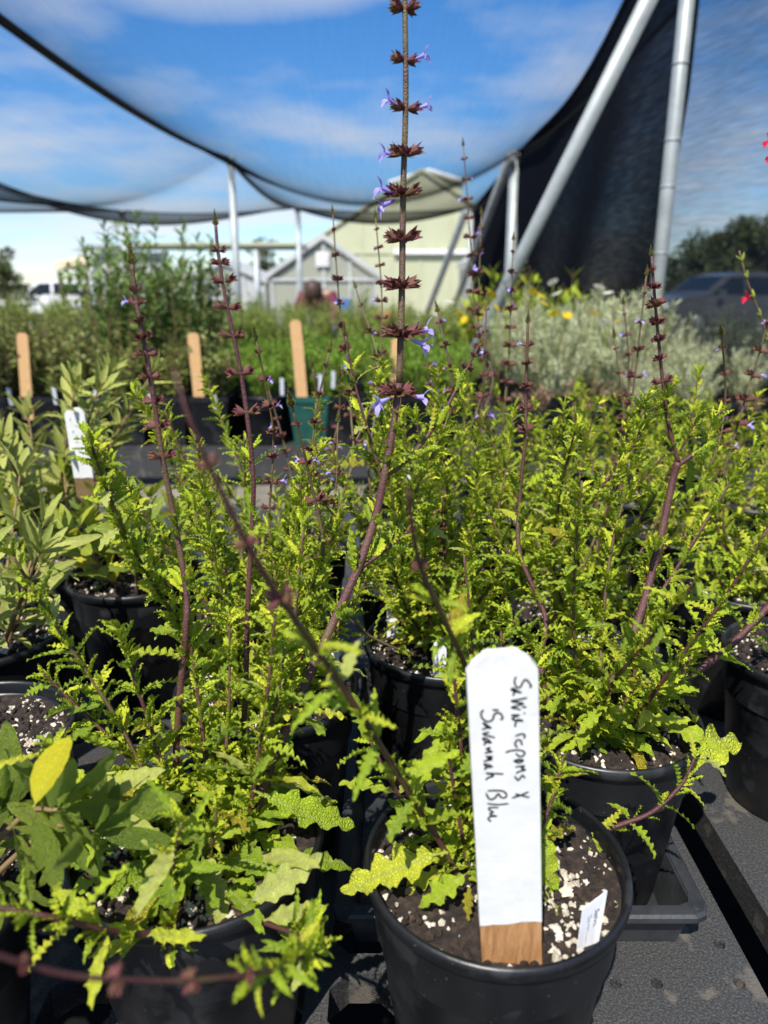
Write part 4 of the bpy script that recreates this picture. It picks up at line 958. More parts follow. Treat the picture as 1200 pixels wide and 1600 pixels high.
# ------------------------------------------------------------------ plants on the far benches
def sq_pot_mesh(w, h, mat):
    mb = MB(); a, b = w / 2 * .72, w / 2
    def sq(r, z): return [(-r, -r, z), (r, -r, z), (r, r, z), (-r, r, z)]
    vs = sq(a, 0) + sq(b * .95, h - .02) + sq(b, h - .019) + sq(b, h) + sq(b * .94, h) + sq(b * .92, h - .018)
    fs = [(3, 2, 1, 0)] + [(i * 4 + j, i * 4 + (j + 1) % 4, (i + 1) * 4 + (j + 1) % 4, (i + 1) * 4 + j) for i in range(5) for j in range(4)] + [(20, 21, 22, 23)]
    mb.add(vs, fs); return mb.mesh('pot_body', mat)
SQ = sq_pot_mesh(.128, .165, 'pot'); SQG = sq_pot_mesh(.135, .165, 'pot_green')
def simple_leaf(W, rows=4):
    V, F = leaf_arrays(3, rows=rows, half=1, W=W, depth=0, fold=.3, curl=.2, ruffle=0, teeth=0, petiole=0.0, blunt=.9); return V, F
def foliage_variant(kind, seed):
    """one bushy plant in local space, base at the origin: (foliage mesh, stems mesh)"""
    r = random.Random(seed); sh, mt = [], []; tb = MB()
    cfg = dict(herb=(30, .10, .24, .09, .026, .22, .0, 'f_herb', .9), tall=(13, .09, .46, .06, .05, .13, .2, 'f_tall', .9), feather=(30, .11, .20, .07, .026, .10, .3, 'f_feather', .6),
               silver=(34, .13, .27, .09, .036, .05, .5, 'f_silver', .55), lime=(10, .09, .34, .08, .075, .13, .3, 'f_lime', .6), meadow=(34, .16, .30, .08, .06, .06, .4, 'f_meadow', .5), dry=(14, .11, .12, .09, .03, .12, .1, 'f_dry', .8))[kind]
    ns, spread, h, _, ll, lw, up, mat, el = cfg; lf = simple_leaf(lw)
    for i in range(ns):
        a = r.uniform(0, 6.283); q = spread * math.sqrt(r.random()); hh = h * r.uniform(.6, 1.08) * (1 - .35 * (q / spread) ** 2)
        b0 = Vector((math.cos(a) * q * .3, math.sin(a) * q * .3, 0)); t = Vector((math.cos(a) * q, math.sin(a) * q, hh)); mid = b0.lerp(t, .5) + Vector((0, 0, .03))
        path = catmull([b0, mid, t], 4); tb.tube(path, [.0022 - .0013 * k / (len(path) - 1) for k in range(len(path))], n=4, cap=False); L = plen(path)
        s, az = L * .12, r.uniform(0, 6); step = dict(herb=.017, tall=.024, feather=.010, silver=.010, lime=.05, meadow=.022, dry=.015)[kind]
        while s < L:
            p, T = along(path, s)
            for k in range(4 if kind in ('silver', 'feather') else 2):
                sh.append(lf); mt.append(leaf_frame(p, T, az + k * math.pi * (1 if kind not in ('silver', 'feather') else .5), r.uniform(el - .3, el + .4), ll * r.uniform(.6, 1.2) * (1 - .3 * s / L), r, roll=.6))
            az += 1.57 + r.uniform(-.3, .3); s += step * r.uniform(.7, 1.3)
        if kind == 'tall':
            for k in range(10): sh.append(lf); mt.append(leaf_frame(t + Vector((0, 0, r.uniform(-.03, .03))), Vector((0, 0, 1)), k * 2.4, .7, ll * .6, r))
    return join_leaves('foliage', sh, mt, mat), tb.mesh('stems', 'twig', True)
VAR = {k: [foliage_variant(k, i + 1) for i in range(3)] for k in ('herb', 'tall', 'feather', 'silver', 'lime', 'meadow', 'dry')}
def bg_plant(kind, name, x, y, z, label, cat, group, scale=1.0, i=[0]):
    i[0] += 1; r = root(name, (x, y, z), label, cat, group, rz=i[0] * 2.1); f, s = VAR[kind][i[0] % 3]; m = Matrix.Scale(scale, 4)
    link('foliage', f, r, m, local=True, kind='stuff'); link('stem_cluster', s, r, m, local=True, kind='stuff'); return r
def bg_pot(x, y, label, group, me=SQ, name='square_pot'):
    r = root(name, (x, y, BZ + .0005), label, 'pot', group); link('pot_body', me, r, local=True)
    so = MB().box((-.055, -.055, .14), (.055, .055, .148)); link('soil', so.mesh('soil', 'soil'), r, local=True); return r
RB = random.Random(21)
xs = [-2.35 + .137 * i for i in range(20)]
for row, y in enumerate((2.46, 2.62, 2.80, 3.0, 3.2)):
    for i, x in enumerate(xs):
        if x > .28 or x < -(y * .52 + .25): continue
        px = 600 + FPX * x / (y * cp + .35 * sp)
        kind = 'herb' if px < 145 else ('tall' if px < 335 and row >= 1 else ('herb' if px < 345 else 'feather'))
        if row == 0 and 385 < px < 520: continue
        bg_pot(x, y, 'black square pot in the row on the long bench', 'square pots on the long bench')
        lb = {'herb': 'bushy small-leaved green herb in a black square pot', 'tall': 'tall narrow-leaved green plant rising above the herb pots', 'feather': 'bright green feathery plant in a black square pot'}[kind]
        bg_plant(kind, {'herb': 'herb_plant', 'tall': 'leafy_plant', 'feather': 'feathery_plant'}[kind], x + RB.uniform(-.01, .01), y, BZ + .145, lb, 'plant', {'herb': 'herbs on the long bench', 'tall': 'tall plants on the long bench', 'feather': 'feathery plants on the long bench'}[kind],
                 RB.uniform(.85, 1.15) * {'feather': .95, 'tall': 1.25, 'herb': 1.15}[kind])
# one round black pot and one green pot in the front of that bench
rp_ = root('plant_pot', (-.395, 2.46, BZ + .0005), 'round black pot beside the dark green pot on the long bench', 'pot'); link('pot_body', POT_ME, rp_, local=True); link('soil', SOIL[0], rp_, Matrix.Translation((0, 0, .15)), local=True)
bg_plant('feather', 'feathery_plant', -.395, 2.46, BZ + .15, 'bright green feathery plant in the round black pot', 'plant', None, .8)
gp = root('square_pot', (-.245, 2.46, BZ + .0005), 'dark green square pot with a pale wooden stake', 'pot'); link('pot_body', SQG, gp, local=True)
link('soil', MB().box((-.058, -.058, .14), (.058, .058, .148)).mesh('soil', 'soil'), gp, local=True)
bg_plant('feather', 'feathery_plant', -.245, 2.48, BZ + .145, 'bright green feathery plant in the dark green pot', 'plant', None, .8)
for (px, t, b_, lean, lb) in ((38, 520, 632, -8, 'pale wooden stake among the herbs, half hidden by leaves'), (305, 520, 600, -8, 'pale wooden stake in front of the tall narrow-leaved plants'), (466, 500, 610, -10, 'pale wooden stake in the dark green pot'), (618, 528, 640, 6, 'pale wooden stake behind the tallest salvia spike')):
    Yk = 2.40 if px != 305 else 2.42
    stake('plant_stake', at(px - lean / 2, b_, Yk), at(px + lean / 2, t, Yk), .036, lb, wood='wood_pale', bury=.05, ch=.3)
for k, (px, py) in enumerate(((150, 615), (15, 612), (85, 610), (232, 612), (335, 622), (500, 590), (440, 596), (520, 585))):
    c = at(px, py, 2.395); d = MB(); d.prism([c + Vector((-.006, 0, -.045)), c + Vector((.006, 0, -.045)), c + Vector((.008, -.01, .010)), c + Vector((-.004, -.01, .014))], Vector((0, .001, 0)))
    tag(d.build('pot_tag', 'white'), 'small white tag in a pot on the long bench', 'tag', 'white tags on the long bench')
# silver plants
for row, y in enumerate((2.2, 2.42, 2.66, 2.92, 3.2, 3.5)):
    x = .52 + .05 * (row % 2) if row else .45
    while x < y * .56 + .15:
        bg_pot(x, y, 'black square pot under the silver-leaved plants', 'square pots under the silver plants')
        px = 600 + FPX * x / (y * cp + .35 * sp)
        kd = 'dry' if (row == 0 and RB.random() < .5) else 'silver'
        bg_plant(kd, 'silver_plant' if kd == 'silver' else 'reddish_plant', x, y, BZ + .145, 'silvery grey-green fine-leaved plant on the bench by the black cloth wall' if kd == 'silver' else 'low dry reddish plant at the front of the silver-leaved bench', 'plant', 'silver plants by the cloth wall' if kd == 'silver' else 'dry reddish plants', RB.uniform(.8, 1.3) * (1.05 if row else .75) * (.82 if x / y > .35 else 1))
        x += .20 if row else .16
for i, (x, y, s) in enumerate(((.44, 3.75, 1.35), (.60, 3.8, 1.6), (.76, 3.7, 1.5), (.92, 3.75, 1.45), (.66, 3.62, 1.3))):
    bg_pot(x, y, 'black square pot of a lime-green plant behind the silver plants', 'pots of the lime plants')
    bg_plant('lime', 'lime_plant', x, y, BZ + .145, 'bright lime-green broad-leaved plant behind the silver plants', 'plant', 'lime plants behind the silver plants', s)
# meadow-like plants farther back
for y in (4.5, 4.85, 5.2, 6.8, 7.3, 7.8):
    x = -y * .56
    while x < (1.15 if y < 6 else 2.3):
        if -y * .6 < x:
            bg_pot(x, y, 'black pot on a distant bench', 'pots on the distant benches')
            bg_plant('meadow', 'green_plant', x, y, BZ + .145, 'soft green plant massed on the distant benches', 'plant', 'green plants massed on the distant benches', RB.uniform(.85, 1.3) * (.72 if y > 6 else .95))
        x += .34 if y < 6 else .5
# daisies
def daisy_mesh(mat):
    mb = MB(); n = 11
    for k in range(n):
        a = 2 * math.pi * k / n; d = Vector((math.cos(a), math.sin(a), .12)); w = Vector((-math.sin(a), math.cos(a), 0)) * .2
        mb.add([d * .2 - w * .6, d * .2 + w * .6, d * .85 + w, d * 1.0, d * .85 - w], [(0, 1, 2, 3, 4)])
    mb.lathe([(.32, .02), (.26, .12), (.0, .18)], n=8); return mb.mesh('flower_head', mat)
DY, DW = daisy_mesh('daisy_yellow'), daisy_mesh('daisy_white')
def daisy(px, py, Y, me, size, lb, gr):
    p = at(px, py, Y); r = root('daisy', (p.x, p.y, BZ + .15), lb, 'flower', gr)
    zb = BZ + .15; pth = catmull([Vector((p.x + .02, p.y + .01, zb)), Vector((p.x + .015, p.y, (zb + p.z) / 2)), p], 4)
    MB().tube(pth, .0016, n=5).build('stem', 'f_meadow', r)
    link('flower_head', me, r, Matrix.Translation(p) @ Matrix.Rotation(RB.uniform(0, 6), 4, 'Z') @ Matrix.Rotation(RB.uniform(.2, 1.0), 4, 'X') @ Matrix.Scale(size, 4))
for q in ((764, 455), (770, 462), (832, 456), (846, 463), (775, 480), (753, 493), (795, 484), (866, 490), (886, 493), (928, 490), (965, 484), (968, 500), (850, 475), (912, 500), (725, 500), (718, 490), (790, 505)): daisy(*q, RB.uniform(2.4, 3.0), DY, .019, 'yellow daisy on a thin stalk above the silver plants', 'yellow daisies')
daisy(988, 522, 2.6, DY, .026, 'large yellow daisy standing forward of the other yellow daisies', None)
for q in ((864, 441), (871, 459), (936, 449), (950, 458), (790, 445), (788, 492), (945, 505), (702, 472)): daisy(*q, RB.uniform(2.4, 2.9), DW, .021, 'white daisy on a thin stalk above the silver plants', 'white daisies')

# ------------------------------------------------------------------ shade structure: posts, braces, canopy, cloth wall
def elev_pt(px, py, Hh=1.15):
    d = ray(px, py); return EYE + d * (Hh / d.z)
GP = 'galvanised shade posts'
def post(p, rad, label, name='shade_post', cap=True, dark=False):
    r = root(name, (p.x, p.y, 0), label, 'post'); MB().tube([(p.x, p.y, 0), (p.x, p.y, p.z)], rad, n=14).build('pipe', 'galv', r, smooth=True)
    if cap: MB().tube([(p.x, p.y, p.z - .05), (p.x, p.y, p.z + .01)], rad * 1.25, n=14).build('clamp', 'galv', r, smooth=True)
TL1, TL2 = elev_pt(360, 247), elev_pt(465, 325)
TR1, TR2 = elev_pt(806, 238), elev_pt(737, 325)
TL3 = elev_pt(190, 329)
XL = (TL1.x + TL2.x) / 2; XR = (TR1.x + TR2.x) / 2
post(TL1, .036, 'galvanised post at the bend of the overhead cloth edge'); post(TL2, .042, 'double-looking galvanised post at the far corner of the overhead cloth')
post(TL3, .05, 'galvanised post behind the tall narrow-leaved plants'); post(TR1, .05, 'upright galvanised post against the black cloth wall')
post(TR2, .05, 'galvanised post at the far end of the black cloth wall')
def canopy(label, corners, edge_sag, belly, mat='canopy', n=(24, 48)):
    """corners: near-left, far-left list of support points per side; side lines sag between supports, sheet hangs by belly in the middle"""
    left, right = corners
    def line(P, t):
        ys = P[0].y + (P[-1].y - P[0].y) * t
        for a, b in zip(P, P[1:]):
            if ys <= b.y + 1e-6:
                u = (ys - a.y) / (b.y - a.y); q = a.lerp(b, u); q.z -= edge_sag * 4 * u * (1 - u) * min(1, (b.y - a.y) / 6); return q
        return P[-1].copy()
    nu, nv = n; V = []
    for j in range(nv + 1):
        a, b = line(left, j / nv), line(right, j / nv)
        for i in range(nu + 1):
            u = i / nu; p = a.lerp(b, u); p.z -= belly * 4 * u * (1 - u) * (math.sin(math.pi * min(1, max(0, j / nv))) * .85 + .15)
            V.append(tuple(p))
    F = [(j * (nu + 1) + i, j * (nu + 1) + i + 1, (j + 1) * (nu + 1) + i + 1, (j + 1) * (nu + 1) + i) for j in range(nv) for i in range(nu)]
    r = root('shade_canopy', tuple(V[0]), label, 'shade cloth'); me = np_mesh('cloth_sheet', V, F); me.materials.append(M[mat]); link('cloth_sheet', me, r)
    for idx in ([j * (nu + 1) for j in range(nv + 1)], [j * (nu + 1) + nu for j in range(nv + 1)], [nv * (nu + 1) + i for i in range(nu + 1)]):
        MB().tube([V[k] for k in idx], .012, n=6).build('hem', 'cable', r, smooth=True)
def near_of(a, b, y): 
    t = (y - a.y) / (b.y - a.y); return a.lerp(b, t)
NL = elev_pt(20, 0); NR = elev_pt(1010, 0)
NL2 = Vector((NL.x, 1.2, NL.z + .02)); NR2 = Vector((NR.x, 1.2, NR.z + .02))
canopy('black shade cloth sagging overhead above the tallest salvia spike', ([NL2, TL1, TL2], [NR2, TR1, TR2]), .16, .42)
XO = TL3.x
canopy('neighbouring strip of overhead shade cloth beyond the left posts'.replace(' left', ''), ([Vector((XO, 1.2, TL3.z)), Vector((XO, TL1.y, TL3.z)), TL3], [NL2 + Vector((-.03, 0, 0)), TL1 + Vector((-.03, 0, 0)), TL2 + Vector((-.03, 0, 0))]), .16, .42)
canopy('outermost strip of overhead shade cloth near the cream-roofed shelter', ([Vector((XO * 2.1, 5.0, TL3.z)), Vector((XO * 2.1, TL3.y, TL3.z))], [Vector((XO - .03, 5.0, TL3.z)), Vector((XO - .03, TL3.y, TL3.z))]), .12, .16)
# cloth wall
def wall_strip(label, top, mat, zb=.02, dx=0.03, n=24, name='shade_wall'):
    r = root(name, (top[0].x + dx, top[0].y, 0), label, 'shade cloth'); V = []
    P = catmull(top, 8); nz = 10
    for k, p in enumerate(P):
        for j in range(nz + 1):
            t = j / nz; V.append((p.x + dx + .025 * math.sin(k * .9 + j) * math.sin(math.pi * t), p.y, zb + (p.z - zb) * t))
    F = [(k * (nz + 1) + j, (k + 1) * (nz + 1) + j, (k + 1) * (nz + 1) + j + 1, k * (nz + 1) + j + 1) for k in range(len(P) - 1) for j in range(nz)]
    me = np_mesh('cloth_sheet', V, F); me.materials.append(M[mat]); link('cloth_sheet', me, r)
    MB().tube([(p.x + dx, p.y, p.z) for p in P], .012, n=6).build('hem', 'cable', r, smooth=True)
PN = at(1022, 500, 3.0); XW = PN.x                       # near wall post on the cloth wall
PTop = at(1087, 0, 3.0)
wall_strip('dense black shade cloth wall running back from the pale post', [Vector((XW + .0, 3.0, 2.75)), NR.lerp(TR1, .35), TR1, TR2], 'wall_dense')
wall_strip('thinner shade cloth wall with hedge and parked car showing through', [Vector((XW + .62, 1.35, 2.9)), Vector((XW + .3, 2.2, 2.9)), Vector((XW - .03, 3.06, 2.9))], 'wall_open')
# near post with rippled cloth sleeve
rpn = root('shade_post', (XW, 3.0, 0), 'pale post with cloth laced along it between the two cloth walls', 'post')
MB().tube([(XW, 3.0, 0), (XW, 3.0, 3.2)], .027, n=14).build('pipe', 'galv', rpn, smooth=True)
for k in range(6):
    z = 1.38 + .21 * k + .03 * math.sin(k * 2.2); MB().tube([(XW, 3.0, z - .003), (XW, 3.0, z + .003)], .0292, n=14).build('tie', 'galv', rpn, smooth=True)
# braces
def brace(a, b, rad, label):
    r = root('brace_pipe', (b.x, b.y, b.z), label, 'brace'); MB().tube([a, b], rad, n=14).build('pipe', 'galv', r, smooth=True)
    MB().tube([b + (a - b).normalized() * .02, b - (a - b).normalized() * .02], rad * 1.3, n=14).build('end_cap', 'galv', r, smooth=True)
def to_ground(a, b):
    t = a.z / (a.z - b.z); return a + (b - a) * t
A = at(1028, -30, 2.75); B_ = at(800, 430, 3.35); brace(A, to_ground(A, B_), .029, 'thick galvanised brace slanting down in front of the black cloth wall')
A = TR1 + Vector((-.06, -.1, -.05)); B_ = at(745, 385, TR1.y + 2.2); brace(A, to_ground(A, B_), .045, 'slanting galvanised brace at the top of the upright wall post')
A = TR2 + Vector((-.1, -.1, -.05)); B_ = at(690, 430, TR2.y + 2); brace(A, to_ground(A, B_), .06, 'distant slanting brace in front of the big cream greenhouse')

# ------------------------------------------------------------------ far buildings
def gable_house(name, label, xl, xr, y, depth, eave, peak, wall_mat, frame_mat, bays=4, rail=None, vent=None, louvre=None, bar=.05, peak_x=None, pane_gap=.0):
    r = root(name, ((xl + xr) / 2, y + depth / 2, 0), label, 'greenhouse'); xm = peak_x if peak_x is not None else (xl + xr) / 2
    def top(x): return eave + (peak - eave) * ((x - xl) / (xm - xl) if x < xm else (xr - x) / (xr - xm))
    xsb = sorted(set([xl + (xr - xl) * i / bays for i in range(bays + 1)] + [xm]))
    rl = rail or eave * .55
    for a, b in zip(xsb, xsb[1:]):     # panes, lower and upper
        g = bar * .5
        MB().prism([Vector((a + g, y, .1)), Vector((b - g, y, .1)), Vector((b - g, y, rl - g)), Vector((a + g, y, rl - g))], Vector((0, .03, 0))).build('pane', wall_mat, r)
        MB().prism([Vector((a + g, y, rl + g)), Vector((b - g, y, rl + g)), Vector((b - g, y, top(b - g) - g)), Vector((a + g, y, top(a + g) - g))], Vector((0, .03, 0))).build('pane', wall_mat, r)
    fr = MB()
    for x in xsb: fr.box((x - bar / 2, y - .03, 0), (x + bar / 2, y + .05, top(x)))
    fr.build('upright_bars', frame_mat, r)
    MB().box((xl, y - .045, rl - bar / 2), (xr, y + .055, rl + bar / 2)).build('rail', frame_mat, r)
    rf = MB()
    for (xa, za, xb, zb) in ((xl - .1, eave - .05, xm, peak), (xm, peak, xr + .1, eave - .05)):
        rf.add([(xa, y - .1, za), (xb, y - .1, zb), (xb, y + depth, zb), (xa, y + depth, za), (xa, y - .1, za + .12), (xb, y - .1, zb + .12), (xb, y + depth, zb + .12), (xa, y + depth, za + .12)], [(0, 3, 2, 1), (4, 5, 6, 7), (0, 1, 5, 4), (1, 2, 6, 5), (2, 3, 7, 6), (3, 0, 4, 7)])
    rf.build('roof', frame_mat if vent is None else wall_mat, r)
    for x in (xl, xr): MB().box((x - .03, y + .06, 0), (x + .03, y + depth, eave - .06)).build('side_wall', wall_mat, r)
    MB().prism([Vector((xl + .05, y + depth, 0)), Vector((xr - .05, y + depth, 0)), Vector((xr - .05, y + depth, eave - .08)), Vector((xm, y + depth, peak - .05)), Vector((xl + .05, y + depth, eave - .08))], Vector((0, .03, 0))).build('back_wall', wall_mat, r)
    if vent:
        a, b, zl, zp = vent; v = MB(); v.prism([Vector((a, y + .2, zl)), Vector((a, y + .2, zl - 1.2)), Vector((b, y + .2, zl - 1.2)), Vector((b, y + .2, zl)), Vector(((a + b) / 2, y + .2, zp))], Vector((0, depth - .4, 0))); vv = v.build('ridge_vent', wall_mat, r)
        w = MB(); w.tube([(a - .2, y + .1, zl), ((a + b) / 2, y + .1, zp), (b + .2, y + .1, zl)], .09, n=6).build('vent_trim', 'alu', vv)
    if louvre:
        a, b, z0, z1 = louvre
        for k in range(5): MB().box((a, y - .08, z0 + (z1 - z0) * k / 5), (b, y - .05, z0 + (z1 - z0) * (k + .75) / 5)).build('louvre_slat', 'alu', r)
def q(px, py, Y): return at(px, py, Y)
Yg = 32
gable_house('cream_greenhouse', 'big pale cream greenhouse with a raised ridge vent', q(474, 385, Yg).x, q(840, 385, Yg).x, Yg, 14, q(474, 388, Yg).z, q(657, 268, Yg).z, 'cream', 'cream', 8, rail=q(600, 395, Yg).z, vent=(q(616, 280, Yg).x, q(724, 280, Yg).x, q(616, 285, Yg).z, q(660, 266, Yg).z), bar=.10)
MB_ = MB().box((q(615, 393, Yg).x, Yg - .2, q(615, 397, Yg).z), (q(735, 393, Yg).x, Yg - .08, q(615, 390, Yg).z))
tag(MB_.build('gutter_rail', 'alu'), 'white horizontal rail across the front of the cream greenhouse', 'rail')
Yh = 17
gable_house('small_greenhouse', 'small hazy greenhouse with white gable frame and louvre vent', q(424, 430, Yh).x, q(588, 425, Yh).x, Yh, 3.2, q(424, 432, Yh).z, q(505, 374, Yh).z, 'poly_grey', 'alu_dull', 4, louvre=(q(484, 0, Yh).x, q(506, 0, Yh).x, q(484, 416, Yh).z, q(484, 393, Yh).z), bar=.06, rail=q(500, 437, Yh).z)
Yi = 20
gable_house('small_greenhouse', 'small whitish greenhouse half hidden by the tall narrow-leaved plants', q(290, 440, Yi).x, q(412, 440, Yi).x, Yi, 3.2, q(290, 440, Yi).z, q(340, 412, Yi).z, 'poly_white', 'alu_dull', 4, bar=.06, rail=.9)
gable_house('small_greenhouse', 'white gabled greenhouse end beside the slanting wall brace', q(738, 420, 19).x, q(835, 420, 19).x, 19, 3, q(738, 412, 19).z, q(775, 372, 19).z, 'poly_white', 'poly_white', 3, bar=.05, rail=.9)
# pipe frame with grey sheet
Yf = 13.5
r = root('pipe_frame', (q(270, 400, Yf).x, Yf, 0), 'grey metal frame with a pale sheet behind the tall plants', 'frame')
for px in (140, 400): MB().tube([(q(px, 400, Yf).x, Yf, 0), (q(px, 400, Yf).x, Yf, q(px, 385, Yf).z)], .06, n=10).build('upright', 'galv', r, smooth=True)
MB().tube([(q(130, 400, Yf).x, Yf, q(200, 386, Yf).z), (q(480, 400, Yf).x, Yf, q(200, 386, Yf).z)], .055, n=10).build('beam', 'galv', r, smooth=True)
MB().box((q(145, 400, Yf).x, Yf + .1, .05), (q(258, 400, Yf).x, Yf + .14, q(200, 394, Yf).z)).build('sheet', 'poly_white', r)
MB().box((q(215, 400, Yf).x, Yf - .1, q(200, 384, Yf).z), (q(470, 400, Yf).x, Yf + .1, q(200, 379, Yf).z)).build('eave_board', 'cream', r)
# shelter
Ys = 24
r = root('open_shelter', (q(85, 420, Ys).x, Ys + 2, 0), 'open shelter with a pale cream roof', 'shelter')
ax, bx, cx_ = q(32, 0, Ys).x, q(84, 0, Ys).x, q(128, 0, Ys).x; za, zb, zc = q(32, 422, Ys).z, q(84, 411, Ys).z, q(128, 424, Ys).z
for (x0, z0, x1, z1, m) in ((ax, za, bx, zb, 'cream_roof'), (bx, zb, cx_, zc, 'cream_roof')):
    MB().add([(x0, Ys, z0), (x1, Ys, z1), (x1, Ys + 4, z1 + .1), (x0, Ys + 4, z0 + .1), (x0, Ys, z0 + .22), (x1, Ys, z1 + .22), (x1, Ys + 4, z1 + .32), (x0, Ys + 4, z0 + .32)], [(0, 3, 2, 1), (4, 5, 6, 7), (0, 1, 5, 4), (1, 2, 6, 5), (2, 3, 7, 6), (3, 0, 4, 7)]).build('roof_slope', m, r)
for x in (ax + .1, bx, cx_ - .1):
    for yy in (Ys + .2, Ys + 3.8): MB().box((x - .06, yy - .06, 0), (x + .06, yy + .06, zc)).build('post', 'bark', r)
MB().box((ax + .3, Ys + 1, 0), (cx_ - .3, Ys + 3, 1.15)).build('work_counter', 'bark', r)

# ------------------------------------------------------------------ vehicles
def car(name, label, loc, rz, paint, L=4.5, Wd=1.8, Hh=1.62):
    r = root(name, loc, label, 'car', rz=rz)
    prof = [(-2.2, .35), (-2.25, .7), (-2.15, .95), (-1.2, 1.06), (-.55, 1.52), (.1, 1.62), (1.2, 1.6), (1.85, 1.40), (2.2, 1.0), (2.25, .6), (2.2, .35)]
    k = L / 4.5; mb = MB(); secs = []
    for yv, ins in ((-.5, .0), (-.46, -.04), (.46, -.04), (.5, .0)): secs.append((yv, ins))
    n = len(prof); vs = []
    for s, (yv, ins) in enumerate(secs):
        for (x, z) in prof:
            t = max(0, (z - .95) / .67); vs.append((x * k, yv * Wd * (1 - .16 * t) , (z + (0.02 if s in (1, 2) and z > 1 else 0)) * Hh / 1.62))
    fs = [(s * n + i, s * n + (i + 1) % n, (s + 1) * n + (i + 1) % n, (s + 1) * n + i) for s in range(3) for i in range(n)]
    fs += [tuple(range(n)), tuple(3 * n + i for i in range(n - 1, -1, -1))]
    mb.add(vs, fs); link('body', mb.mesh('body', paint, False), r, local=True)
    def pane(pl):
        link('window', MB().add(pl, [tuple(range(len(pl)))]).mesh('window', 'car_glass'), r, local=True)
    h = Hh / 1.62
    def side(x, z, s): t = max(0, (z - .95) / .67); return (x * k, s * (.5 * Wd * (1 - .16 * t) + .006), z * h)
    for s in (-1, 1):
        pane([side(-1.0, 1.08, s), side(-.05, 1.08, s), side(-.05, 1.52, s), side(-.45, 1.50, s)]); pane([side(.05, 1.08, s), side(1.0, 1.08, s), side(1.0, 1.51, s), side(.05, 1.53, s)]); pane([side(1.1, 1.08, s), side(1.75, 1.08, s), side(1.6, 1.42, s), side(1.1, 1.5, s)])
        for x in (-1.4, 1.4):
            w = MB(); w.lathe([(0, -.1), (.25, -.1), (.33, -.08), (.34, 0), (.33, .08), (.25, .1), (0, .1)], n=20)
            mt = Matrix.Translation((x * k, s * Wd * .46, .34)) @ Matrix.Rotation(math.pi / 2, 4, 'X'); wo_ = link('wheel', w.mesh('tyre', 'tyre', True), r, mt, local=True)
            link('rim', MB().lathe([(0, .112), (.10, .115), (.21, .105)], n=14).mesh('rim', 'chrome', True), wo_, Matrix.Identity(4) if s < 0 else Matrix.Rotation(math.pi, 4, 'X'), local=True)
        link('headlight', MB().box((-2.26 * k, s * .62 - .2, .72 * h), (-2.12 * k, s * .62 + .2, .86 * h)).mesh('headlight', 'lamp'), r, local=True)
        link('wing_mirror', MB().box((-.95 * k, s * Wd * .5 - .02 + (.1 * s), 1.06 * h), (-.75 * k, s * Wd * .5 + .08 * s + (.1 * s), 1.2 * h)).mesh('wing_mirror', paint), r, local=True)
    e = .008
    pane([(-1.16 * k - e, -.40 * Wd, 1.10 * h), (-1.16 * k - e, .40 * Wd, 1.10 * h), (-.58 * k - e, .36 * Wd, 1.52 * h + e), (-.58 * k - e, -.36 * Wd, 1.52 * h + e)])
    return r
c0 = at(1120, 505, 21.0)
car('parked_car', 'dark grey parked car seen side-on through the thinner cloth wall', (at(1128, 480, 21).x, 21.0, 0), math.radians(14), 'carbon')
car('parked_car', 'silver parked car partly hidden behind the dark grey one', (at(1075, 480, 25).x + 1.2, 25.5, 0), math.radians(10), 'silver_car', Hh=1.5)
car('parked_car', 'white car parked by the cream-roofed shelter', (at(58, 470, 27.5).x, 29.5, 0), math.radians(5), 'white', Hh=1.5)

# ------------------------------------------------------------------ trees
def tree(name, label, loc, h, rad, seed, n=1500, mat='f_olive', group=None):
    rr = random.Random(seed); r = root(name, loc, label, 'tree', group); L = Vector(loc); tb = MB()
    tb.tube(catmull([L, L + Vector((.05, 0, h * .25)), L + Vector((.1, .05, h * .6))], 4), [.16 * h / 4 * (1 - .07 * i) for i in range(9)], n=8)
    cl = []
    for i in range(16):
        a = rr.uniform(0, 6.28); z = h * rr.uniform(.30, .93); q_ = rad * math.sqrt(rr.random()) * (1.0 if z < .7 * h else .6); c = L + Vector((math.cos(a) * q_, math.sin(a) * q_, z)); cl.append((c, rad * rr.uniform(.25, .45)))
        tb.tube([L + Vector((.05, 0, h * rr.uniform(.15, .4))), (L + c) / 2 + Vector((0, 0, h * .15)), c], [.035, .025, .012], n=5)
    tb.build('trunk', 'bark', r, smooth=True); lf = simple_leaf(.22); sh, mt = [], []
    for i in range(n):
        c, q_ = rr.choice(cl); d = Vector((rr.gauss(0, 1), rr.gauss(0, 1), rr.gauss(0, 1))).normalized(); p = c + d * q_ * rr.random() ** .4
        sh.append(lf); mt.append(leaf_frame(p, (d + Vector((0, 0, .6))).normalized(), rr.uniform(0, 6), rr.uniform(.2, 1.2), .16 * rr.uniform(.7, 1.5), rr, roll=1.5))
    link('crown', join_leaves('crown', sh, mt, mat), r, kind='stuff')
for i, (px, Y, h, rd) in enumerate(((1068, 33, 2.9, 1.4), (1105, 34, 3.4, 1.5), (1145, 33, 3.7, 1.6), (1185, 32, 3.9, 1.6), (1230, 33, 3.9, 1.6), (1280, 33, 3.9, 1.6))):
    tree('olive_tree', 'dense dark olive tree in the hedge-like row behind the parked cars', (at(px, 450, Y).x, Y, 0), h, rd, i + 1, 4200, group='olive trees behind the parked cars')
tree('shade_tree', 'dark tree between the small greenhouses', (at(418, 440, 26).x, 26, 0), 2.9, .8, 9, 900)
tree('shade_tree', 'dark tree beside the cream-roofed shelter', (at(6, 440, 25).x, 25, 0), 2.5, .7, 10, 900)

